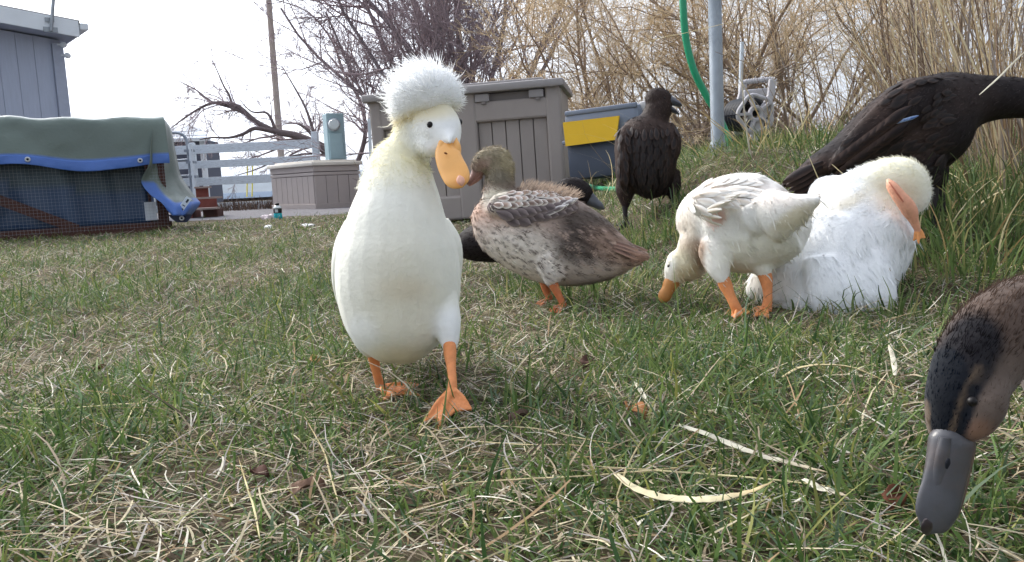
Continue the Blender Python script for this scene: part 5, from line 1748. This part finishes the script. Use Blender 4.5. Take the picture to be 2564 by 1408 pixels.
w = (1 - ss(3, 9, dist_to_line(px, py, (2319, 1010), (2326, 1090)))) * 0.8
cols = cols * (1 - w[:, None]) + TN * w[:, None]
np_mesh('body', V, fs, mplume, DK, cols, smooth=True, origin=base)
hf = lambda p: np.tile(imgdir(0.5, -1), (len(p), 1))
fuzz('body_feathers', V, N, fs, cols, 3500, 0.020, 0.0050, 0.06, lambda p: np.tile(imgdir(1, 0.1), (len(p), 1)), DK, base, mdown, rnd, jit=0.3, sel=lambda p: (proj(p)[0] > 2680).astype(float) + 1e-6)
fuzz('head_feathers', V, N, fs, cols, 14000, 0.0042, 0.0007, 0.10, hf, DK, base, mdown, rnd, jit=0.18, sel=lambda p: (proj(p)[0] < 2700).astype(float) + 1e-6)
fuzz('neck_down', V, N, fs, cols, 5000, 0.0075, 0.0005, 0.3, hf, DK, base, mdown, rnd, hair=True, jit=0.2, sel=lambda p: ((proj(p)[1] < 900) & (proj(p)[0] < 2750)).astype(float) + 1e-6)
mb = MB()
loft(mb, [(2386, 1078, -0.004, 44, 34), (2384, 1105, -0.006, 57, 42), (2378, 1140, -0.008, 57, 36), (2370, 1180, -0.010, 55, 27), (2360, 1225, -0.012, 55, 20), (2347, 1270, -0.014, 56, 17), (2336, 1305, -0.015, 46, 14), (2328, 1326, -0.016, 26, 10), (2325, 1337, -0.016, 6, 4)], D, 6, 24)
loft(mb, [(2366, 1096, -0.014, 14, 14), (2362, 1140, -0.0145, 20, 12), (2354, 1190, -0.0145, 20, 9), (2344, 1240, -0.0150, 16, 7), (2332, 1285, -0.016, 6, 4)], D, 5, 12)
bill = mb.build('bill', mat('weathered_bill', srgb(74, 74, 78), rough=0.36, var=0.16, vscale=55, spec=0.45, dirt=srgb(92, 74, 64), dscale=22, damt=0.6, bump=0.06, bscale=140), DK, base, smooth=True)
mb = MB()
loft(mb, [(2318, 1300, -0.030, 4, 3), (2320, 1314, -0.029, 15, 6), (2322, 1328, -0.026, 14, 6), (2323, 1338, -0.022, 4, 4)], D, 5, 14)
mb.build('nail', mat('dark_nail', srgb(56, 48, 50), rough=0.4), bill, base, smooth=True)
mb = MB()
loft(mb, [(2388, 1098, -0.02, 30, 16), (2400, 1130, -0.02, 40, 20), (2396, 1180, -0.018, 34, 16), (2382, 1230, -0.016, 38, 12), (2362, 1285, -0.014, 38, 10), (2345, 1318, -0.012, 20, 7)], D + 0.014, 5, 16)
mb.build('lower_bill', mat('lower_bill', srgb(112, 92, 84), rough=0.5, var=0.1), bill, base, smooth=True)
mb = MB()
loft(mb, [(2376, 1148, -0.0270, 3, 2), (2373, 1160, -0.0275, 7, 3), (2370, 1174, -0.0270, 3, 2)], D, 4, 10)
mb.build('nostril', mhole, bill, base, smooth=True)
eye(2434, 1006, D - 0.0255, 0.0032, DK, base)
for (lx, dd) in ((2860, 0.05), (2950, 0.2)):
    g_ = on_ground(lx, D + dd)
    gpx, gpy, gd = proj(g_)
    lg = leg_chain([(lx, gpy - 330, dd, 40, 36), (lx, gpy - 180, dd, 26, 24), (lx, gpy - 15, dd, 26, 24)], D, DK, base, morange)
    web_foot('foot', (lx, gpy - 18, dd), [(lx - 110, gpy - 4, dd + 0.03), (lx - 125, gpy + 16, dd - 0.02), (lx - 60, gpy + 50, dd - 0.05)], D, lg, base, morange)

# ------------------------------------------------------------------ lawn
mgrass = mat('grass_blade', attr=True, rough=0.6, spec=0.25, trans=0.35)
mstraw = mat('dry_straw', attr=True, rough=0.8, spec=0.15, trans=0.15)
rg = np.random.default_rng(11)
sl = lambda *a: np.array(srgb(*a))


def scatter(n, d0, d1, widen=0.78, pad=0.45, x0=None, x1=None):
    """points spread evenly over the ground seen between depths d0 and d1"""
    u = rg.random(n)
    a, b = widen * d0 + pad, widen * d1 + pad
    # area grows with width: rejection-free linear pdf
    w = np.sqrt(a * a + u * (b * b - a * a))
    d = d0 + (w - a) / (b - a) * (d1 - d0)
    x = rg.uniform(-1, 1, n) * w
    return x, d


def blades(x, y, h, lean, width, col, K=4, bend=0.6, zoff=0.0, tip=0.15, az=None, twist=0.6, swirl=0.5):
    n = len(x)
    z = gz(x, y) + zoff
    az = rg.uniform(0, 2 * math.pi, n) if az is None else az
    dirv = np.stack([np.cos(az), np.sin(az), np.zeros(n)], 1)
    t = np.linspace(0, 1, K)
    # rise then curve over
    th0 = lean[:, None]
    ang = th0 + bend * (t[None, :] ** 1.5) * rg.uniform(0.2, 1.4, n)[:, None]
    seg = (h / (K - 1))[:, None]
    dz = np.cos(ang) * seg
    dr = np.sin(ang) * seg
    Z = np.concatenate([np.zeros((n, 1)), np.cumsum(dz[:, :-1], 1)], 1)
    Rr = np.concatenate([np.zeros((n, 1)), np.cumsum(dr[:, :-1], 1)], 1)
    azt = az[:, None] + rg.normal(0, swirl, n)[:, None] * t[None, :] * 2
    cx_ = np.concatenate([np.zeros((n, 1)), np.cumsum((dr * np.cos(azt))[:, :-1], 1)], 1)
    cy_ = np.concatenate([np.zeros((n, 1)), np.cumsum((dr * np.sin(azt))[:, :-1], 1)], 1)
    V3 = np.stack([x[:, None] + cx_, y[:, None] + cy_, z[:, None] + Z], 2)
    g_ = gz(V3[..., 0], V3[..., 1])
    V3[..., 2] = np.maximum(V3[..., 2], g_ + 0.001)
    sd_ = az + math.pi / 2 + rg.normal(0, twist, n)
    S = np.stack([np.cos(sd_), np.sin(sd_), rg.normal(0, 0.15, n)], 1)
    prof_ = np.interp(t, [0, 0.35, 1], [0.75, 1.0, tip])
    return V3, width[:, None] * prof_[None, :], S, col


def green(n, x, y):
    p = rg.random(n)[:, None]
    a = sl(82, 110, 56) * (1 - p) + sl(120, 138, 78) * p
    b = sl(104, 126, 96)
    c = sl(60, 88, 46)
    r = rg.random(n)
    a = np.where((r < 0.14)[:, None], b, a)
    a = np.where((r > 0.85)[:, None], c, a)
    a = np.where((rg.random(n) < 0.10)[:, None], sl(146, 148, 84), a)
    return np.clip(a * rg.uniform(0.6, 1.15, n)[:, None], 0, 1)


def straw(n):
    pal = np.array([sl(200, 188, 158), sl(176, 160, 134), sl(226, 220, 202), sl(146, 132, 114), sl(188, 180, 172), sl(164, 138, 106), sl(104, 90, 76)])
    return np.clip(pal[rg.choice(7, n, p=[0.22, 0.2, 0.12, 0.16, 0.14, 0.08, 0.08])] * rg.uniform(0.62, 1.1, n)[:, None], 0, 1)


def lawn_mask(x, y):
    """1 on the lawn, 0 on the drive"""
    return np.where((x < 0.3) & (y > 8.3 + 0.3 * wob(x, y, 1.2, 0)), 0.04, 1.0)


GB, SB_ = [], []
for (d0, d1, ng, ns, hg, wg_, K) in ((0.33, 0.75, 22000, 11500, 0.032, 0.0030, 5), (0.75, 1.4, 38000, 25000, 0.033, 0.0029, 4), (1.4, 2.6, 50000, 38000, 0.034, 0.0031, 3), (2.6, 4.6, 48000, 40000, 0.034, 0.0040, 3), (4.6, 9.5, 58000, 48000, 0.036, 0.0064, 3)):
    x, y = scatter(ng, d0, d1)
    patch = 0.5 + 0.35 * wob(x, y, 7.0, 4) + 0.25 * wob(x, y, 19.0, 1) + 0.35 * ss(0.3, 1.0, x) * ss(1.0, 2.0, y)
    keep = rg.random(len(x)) < np.clip(patch + 0.22, 0.25, 1) * lawn_mask(x, y)
    x, y = x[keep], y[keep]
    n = len(x)
    bank = ss(0.25, 0.7, x) * ss(1.3, 2.2, y)
    h = hg * rg.lognormal(0, 0.42, n) * (1 + 0.8 * bank) * (0.8 + 0.3 * np.clip(wob(x, y, 7, 4), -1, 1))
    GB.append((K, blades(x, y, h, np.abs(rg.normal(0.86, 0.42, n)), wg_ * 0.92 * rg.uniform(0.6, 1.5, n), green(n, x, y), K, 0.9)))
    x, y = scatter(ns, d0, d1)
    keep = rg.random(len(x)) < np.clip(0.8 - 0.25 * wob(x, y, 7.0, 4), 0.25, 1) * lawn_mask(x, y)
    x, y = x[keep], y[keep]
    n = len(x)
    L = 0.026 * rg.lognormal(0, 0.55, n) * (1 if d1 < 3 else 1.3)
    SB_.append((K, blades(x, y, L, rg.uniform(1.0, 1.6, n), wg_ * rg.uniform(0.3, 0.9, n), straw(n), K, 0.35, zoff=rg.uniform(0.001, 0.012, n), tip=0.5, twist=1.2, swirl=0.28)))
for nm, src, mt in (('lawn_grass', GB, mgrass), ('straw_thatch', SB_, mstraw)):
    Vs, Fs, Cs, off = [], [], [], 0
    for K, (V3, W_, S_, C_) in src:
        N_ = len(V3)
        Sx = np.repeat(S_[:, None, :], K, 1)
        V = np.stack([V3 - Sx * W_[..., None] / 2, V3 + Sx * W_[..., None] / 2], 2).reshape(-1, 3)
        b_ = (np.arange(N_)[:, None] * K * 2 + np.arange(K - 1)[None, :] * 2).reshape(-1) + off
        Fs.append(np.stack([b_, b_ + 1, b_ + 3, b_ + 2], 1))
        Vs.append(V)
        Cs.append(np.repeat(C_, K * 2, 0))
        off += len(V)
    o = np_mesh(nm, np.concatenate(Vs), Fs, mt, cols=np.concatenate(Cs), smooth=True, kind='stuff')
    tag(o, 'short patchy green grass of the lawn' if nm == 'lawn_grass' else 'matted dry straw lying through the lawn', 'grass' if nm == 'lawn_grass' else 'straw')


def clump(name, label, cx, cy, rad, n, h0, h1, w, pal, lean_az=None, lean=0.3, bend=0.5, K=7, mt=None, tip=0.2):
    a = rg.uniform(0, 2 * math.pi, n)
    r = rad * np.sqrt(rg.random(n))
    x, y = cx + r * np.cos(a), cy + r * np.sin(a) * 0.8
    h = rg.uniform(h0, h1, n)
    az = a + rg.normal(0, 0.5, n) if lean_az is None else rg.normal(lean_az, 0.9, n)
    ln = np.abs(rg.normal(lean, 0.22, n))
    pal = np.array(pal)
    col = np.clip(pal[rg.integers(0, len(pal), n)] * rg.uniform(0.75, 1.2, n)[:, None], 0, 1)
    V3, W_, S_, C_ = blades(x, y, h, ln, w * rg.uniform(0.6, 1.5, n), col, K, bend, az=az, tip=tip)
    org = np.array([cx, cy, float(gz(cx, cy))])
    o = strips(V3, W_, S_, C_, name, mt or mstraw, None, org, 'stuff')
    tag(o, label, 'grass')
    return o


TAN = [sl(180, 160, 126), sl(156, 134, 104), sl(206, 192, 158), sl(124, 104, 86), sl(168, 152, 132), sl(104, 86, 74), sl(150, 140, 134)]
GRN = [sl(82, 102, 56), sl(100, 122, 70), sl(70, 94, 50), sl(118, 134, 84), sl(150, 146, 98)]
for (px, D, rad, n, h0, h1, lab) in ((2520, 2.75, 0.34, 330, 0.4, 1.15, 'thick brown clump of tall dry grass above the leaning duck'),
                                     (2380, 3.3, 0.34, 200, 0.4, 1.2, 'tan clump of tall dry grass behind the leaning duck'),
                                     (2680, 2.3, 0.28, 240, 0.3, 1.0, 'tall dry grass clump where the leaning duck feeds'),
                                     (2200, 4.1, 0.45, 130, 0.4, 1.1, 'loose tan grass clump between hose reel and leaning duck')):
    c = on_ground(px, D)
    clump('tall_dry_grass', lab, c[0], c[1], rad, n, h0, h1, 0.0040, TAN, lean=0.26, bend=0.6)
for (px, D, rad, n, h0, h1, lab) in ((2480, 2.05, 0.28, 420, 0.08, 0.24, 'green grass tuft at the foot of the tall dry clump'),
                                     (2420, 1.75, 0.22, 300, 0.05, 0.15, 'green grass tuft beside the crouched white duck'),
                                     (2080, 3.1, 0.35, 420, 0.05, 0.13, 'green grass tuft on the bank behind the feeding white duck'),
                                     (1950, 3.5, 0.35, 300, 0.04, 0.10, 'green grass tuft on the bank below the hose reel'),
                                     (1680, 2.55, 0.3, 340, 0.04, 0.11, 'green grass tuft around the feet of the upright black duck'),
                                     (1480, 1.95, 0.22, 240, 0.03, 0.09, 'green grass tuft behind the speckled duck'),
                                     (2250, 1.5, 0.20, 160, 0.03, 0.09, 'green grass tuft in front of the crouched white duck')):
    c = on_ground(px, D)
    clump('green_tuft', lab, c[0], c[1], rad, n, h0, h1, 0.0040, GRN, lean=0.4, bend=0.9, K=5, mt=mgrass)
for (px, D, rad, n, h0, h1, lab) in ((1930, 3.2, 0.5, 70, 0.15, 0.5, 'sparse bent straw stalks around the galvanised post'),
                                     (2330, 2.0, 0.45, 160, 0.1, 0.3, 'matted pale straw stalks beneath the tall dry grass'),
                                     (1480, 4.0, 0.3, 26, 0.12, 0.35, 'few bent straw stalks in front of the pet carrier')):
    c = on_ground(px, D)
    clump('straw_stalks', lab, c[0], c[1], rad, n, h0, h1, 0.0042, [sl(214, 202, 164), sl(190, 172, 128), sl(176, 150, 108)], lean=0.75, bend=0.9)
c = on_ground(640, 12.6)
clump('dead_weeds', 'dark dead weeds along the foot of the board fence', c[0], c[1], 0.9, 900, 0.08, 0.25, 0.008, [sl(84, 70, 64), sl(110, 92, 80), sl(66, 56, 54)], lean=0.4, bend=0.5, K=4)


# single stalks and leaves that can be told apart
def stalk(name, label, cat, pts, w, col, group=None, flat=True, lift=0.010):
    P3 = []
    for q_ in pts:
        if len(q_) == 2:
            g_ = ground_hit(*q_)
            P3.append(g_ + [0, 0, lift])
        else:
            P3.append(P(*q_))
    c_ = crom(P3, 5)
    n = len(c_)
    T = np.gradient(c_, axis=0)
    T /= np.linalg.norm(T, axis=1)[:, None]
    up = np.array([0, -0.35, 1.0])
    Sx = np.cross(T, up)
    Sx /= np.linalg.norm(Sx, axis=1)[:, None] + 1e-9
    tt = np.linspace(0, 1, n)
    ww = w * np.interp(tt, [0, 0.06, 0.3, 0.7, 0.93, 1], [0.45, 0.6, 1, 0.85, 0.35, 0.1])
    tw = rg.uniform(-0.2, 0.2) + rg.uniform(-0.3, 0.3) * tt
    Nn = np.cross(Sx, T)
    Sx = Sx * np.cos(tw)[:, None] + Nn * np.sin(tw)[:, None]
    Nn = np.cross(Sx, T)
    c_ = c_ + np.array([0, 0, 1.0]) * (rg.normal(0, w * 0.03, n))[:, None]
    e1, e2 = ww * (0.5 + rg.normal(0, 0.025, n)), ww * (0.5 + rg.normal(0, 0.025, n))
    V = np.concatenate([c_ - Sx * e1[:, None], c_ - Nn * ww[:, None] * 0.22, c_ + Sx * e2[:, None]])
    i = np.arange(n - 1)
    Fq = np.concatenate([np.stack([i, i + 1, n + i + 1, n + i], 1), np.stack([n + i, n + i + 1, 2 * n + i + 1, 2 * n + i], 1)])
    cv = np.clip(np.asarray(col)[None, :] * (0.92 + 0.10 * rg.normal(0, 1, n))[:, None], 0, 0.9)
    cv = cv * (1 - 0.45 * ss(0.55, 1.0, tt + rg.normal(0, 0.06, n))[:, None] * np.array([0.5, 0.75, 1.0]))
    cv = np.concatenate([cv, cv * 0.88, cv * 0.97])
    org = c_[n // 2] - [0, 0, 0.004]
    o = np_mesh(name, V, Fq, mstraw, cols=cv, smooth=True, origin=org)
    o.modifiers.new('thick', 'SOLIDIFY').thickness = 0.0006
    return tag(o, label, cat, group)


SC1, SC2, SC3 = sl(216, 206, 160), sl(222, 216, 196), sl(200, 186, 146)
stalk('dry_leaf', 'broad pale yellow curved dry leaf lying in the front grass', 'leaf', [(1545, 1272), (1590, 1300), (1650, 1325), (1730, 1338), (1800, 1332), (1870, 1318), (1935, 1290)], 0.0105, sl(224, 214, 178), lift=0.026)
stalk('dry_leaf', 'long whitish dry leaf lying below the bill of the brown duck', 'leaf', [(1700, 1120), (1770, 1145), (1850, 1175), (1930, 1205), (2000, 1232), (2075, 1250)], 0.0075, SC2, lift=0.02)
stalk('dry_leaf', 'short bright white dry leaf near the tip of the slate bill', 'leaf', [(2010, 1265), (2050, 1282), (2090, 1300), (2120, 1308)], 0.0075, SC2, lift=0.02)
stalk('dry_leaf', 'pale folded dry leaf standing in grass beside the brown duck crown', 'leaf', [(2240, 985), (2238, 950), (2230, 915), (2226, 884)], 0.007, SC2, lift=0.02)
stalk('dry_leaf', 'small pale dry leaf in grass below the feeding white duck', 'leaf', [(1590, 975), (1605, 1005), (1628, 1045)], 0.006, SC2)
stalk('dry_leaf', 'arched twisted straw coloured leaf between white ducks and brown duck', 'leaf', [(1960, 985), (2000, 965), (2060, 955), (2130, 962), (2200, 990), (2260, 1020)], 0.006, SC3, lift=0.02)
SG = 'long straw stalks lying in the grass'
for (lab, pts) in (('long thin straw stalk bowed in an arc below the crested duck foot', [(1050, 1126), (1110, 1110), (1220, 1105), (1340, 1112), (1450, 1132), (1570, 1155), (1640, 1162)]),
                   ('straight thin straw stalk under the bowed straw arc', [(1050, 1128), (1150, 1138), (1300, 1150), (1430, 1158), (1560, 1165)]),
                   ('straw stalk crossing the grass below the broad yellow leaf stem', [(1110, 1257), (1300, 1250), (1500, 1235), (1700, 1218), (1850, 1205)]),
                   ('long straw stalk running toward the slate bill tip', [(1500, 1212), (1700, 1225), (1900, 1248), (2050, 1268), (2180, 1280)]),
                   ('slanting thin stalk crossing in front of the bowed straw arc', [(1545, 1290), (1570, 1220), (1600, 1160), (1640, 1100)]),
                   ('bent pair of pale straws on the open grass of the plain lawn side', [(270, 1170), (310, 1110), (340, 1050), (380, 1020)]),
                   ('straw stalk lying crosswise through the bent pale straw', [(245, 1092), (310, 1120), (380, 1150), (330, 1172), (430, 1158), (510, 1138)]),
                   ('thin upright straw leaning over dead leaves on the plain lawn side', [(655, 1400), (640, 1320), (620, 1250), (600, 1180)]),
                   ('thin upright straw beside another near the dead brown leaves', [(850, 1300), (830, 1230), (810, 1160), (760, 1070)]),
                   ('thin horizontal stalk lying across the open lawn far from the ducks', [(0, 1065), (150, 1055), (300, 1042), (440, 1035)]),
                   ('straw stalk below the crouched white duck reaching to the brown duck neck', [(1760, 905), (1950, 880), (2150, 838), (2350, 790), (2450, 770)]),
                   ('straw stalk lying in front of the feeding white duck feet', [(1610, 880), (1750, 882), (1900, 890), (2050, 892)]),
                   ('pale straw beside the crested duck feet on the lawn', [(770, 955), (850, 935), (930, 928), (960, 922)])):
    stalk('straw_stalk', lab, 'straw', pts, 0.0020, SC1 if rg.random() < .5 else SC3, SG, lift=0.014)
for (lab, pts, w, col) in (('thin bent stalk leaning across the galvanised post', [(1520, 150, 3.3), (1640, 100, 3.3), (1730, 80, 3.3), (1900, 40, 3.3), (2050, 10, 3.3)], 0.004, SC3),
                      ('long brown diagonal stalk crossing behind the hose reel grip', [(1790, 130, 3.0), (1900, 170, 3.0), (2020, 240, 3.0), (2130, 320, 3.0), (2180, 400, 3.0)], 0.006, sl(128, 104, 76)),
                      ('upright whitish straw in front of the hose reel cart', [(1905, 480, 2.9), (1880, 390, 2.9), (1866, 300, 2.9), (1858, 200, 2.9), (1859, 145, 2.9)], 0.006, SC2),
                      ('kinked tan straw rising behind the feeding white duck', [(1960, 440, 2.8), (1935, 360, 2.8), (1925, 300, 2.8), (1918, 250, 2.8)], 0.005, SC3),
                      ('long straw crossing in front of the leaning duck neck', [(2452, 238, 1.75), (2500, 195, 1.75), (2550, 145, 1.75), (2600, 100, 1.75)], 0.0042, SC2),
                      ('drooping pale leaf hanging among the tan shrub twigs', [(2150, 60, 3.4), (2160, 110, 3.4), (2200, 190, 3.4), (2195, 260, 3.4)], 0.008, SC2)):
    stalk('straw_stalk', lab, 'straw', pts, w, col, 'tall straw stalks on the bank')
for (px, py, sz, rz_, lab, col) in ((246, 948, 0.030, 0.4, 'curled dark brown dead leaf on the plain lawn side', sl(84, 58, 44)), (1470, 930, 0.032, 1.1, 'rounded dark brown dead leaf below the speckled duck', sl(86, 62, 54)),
                          (1590, 1062, 0.036, 2.0, 'orange brown dead leaf below the small pale leaf', sl(168, 116, 76)), (770, 1258, 0.034, 0.2, 'flat greyish brown dead leaf among thin upright straws', sl(112, 88, 74)),
                          (650, 1225, 0.026, 2.5, 'small dark dead leaf near the greyish brown leaf', sl(78, 54, 46)), (790, 925, 0.030, 1.6, 'tan dead leaf beside the crested duck feet', sl(176, 140, 100)),
                          (2240, 1300, 0.030, 0.8, 'rust brown dead weed tuft under the slate bill tip', sl(104, 66, 50)), (1300, 1075, 0.024, 0.3, 'dark dead leaf beside the lifted orange foot', sl(92, 74, 64))):
    c = ground_hit(px, py)
    nx, ny = 8, 5
    V = []
    for i in range(nx):
        t = i / (nx - 1)
        w = 0.32 * math.sin(t * math.pi) ** 0.7 * (1 + 0.15 * math.sin(9 * t))
        for j in range(ny):
            s_ = j / (ny - 1) * 2 - 1
            V.append((t - 0.5, s_ * w, 0.22 * s_ * s_ * math.sin(t * 3) + 0.10 * math.sin(t * 6 + s_ * 2) + 0.02 * math.cos(11 * s_)))
    i = (np.arange(nx - 1)[:, None] * ny + np.arange(ny - 1)[None, :]).ravel()
    o = np_mesh('dead_leaf', np.array(V) * sz, np.stack([i, i + 1, i + ny + 1, i + ny], 1), mstraw, cols=np.tile(col, (nx * ny, 1)), smooth=True)
    o.location = c + np.array([0, 0, 0.012])
    o.rotation_euler = (0.25, -0.15, rz_)
    o.modifiers.new('thick', 'SOLIDIFY').thickness = 0.0007
    tag(o, lab, 'leaf', 'dead brown leaves on the lawn')

# ------------------------------------------------------------------ air
hz = MB().box((0, 0, 55), (24000, 24000, 112)).build('haze', bpy.data.materials.new('haze_air'))
hm = hz.data.materials[0]
hm.use_nodes = True
hm.node_tree.nodes.clear()
_o = hm.node_tree.nodes.new('ShaderNodeOutputMaterial')
_v = hm.node_tree.nodes.new('ShaderNodeVolumePrincipled')
_v.inputs['Color'].default_value = (0.80, 0.88, 1.0, 1)
_v.inputs['Density'].default_value = 0.00028
hm.node_tree.links.new(_v.outputs[0], _o.inputs['Volume'])
tag(hz, kind='stuff')
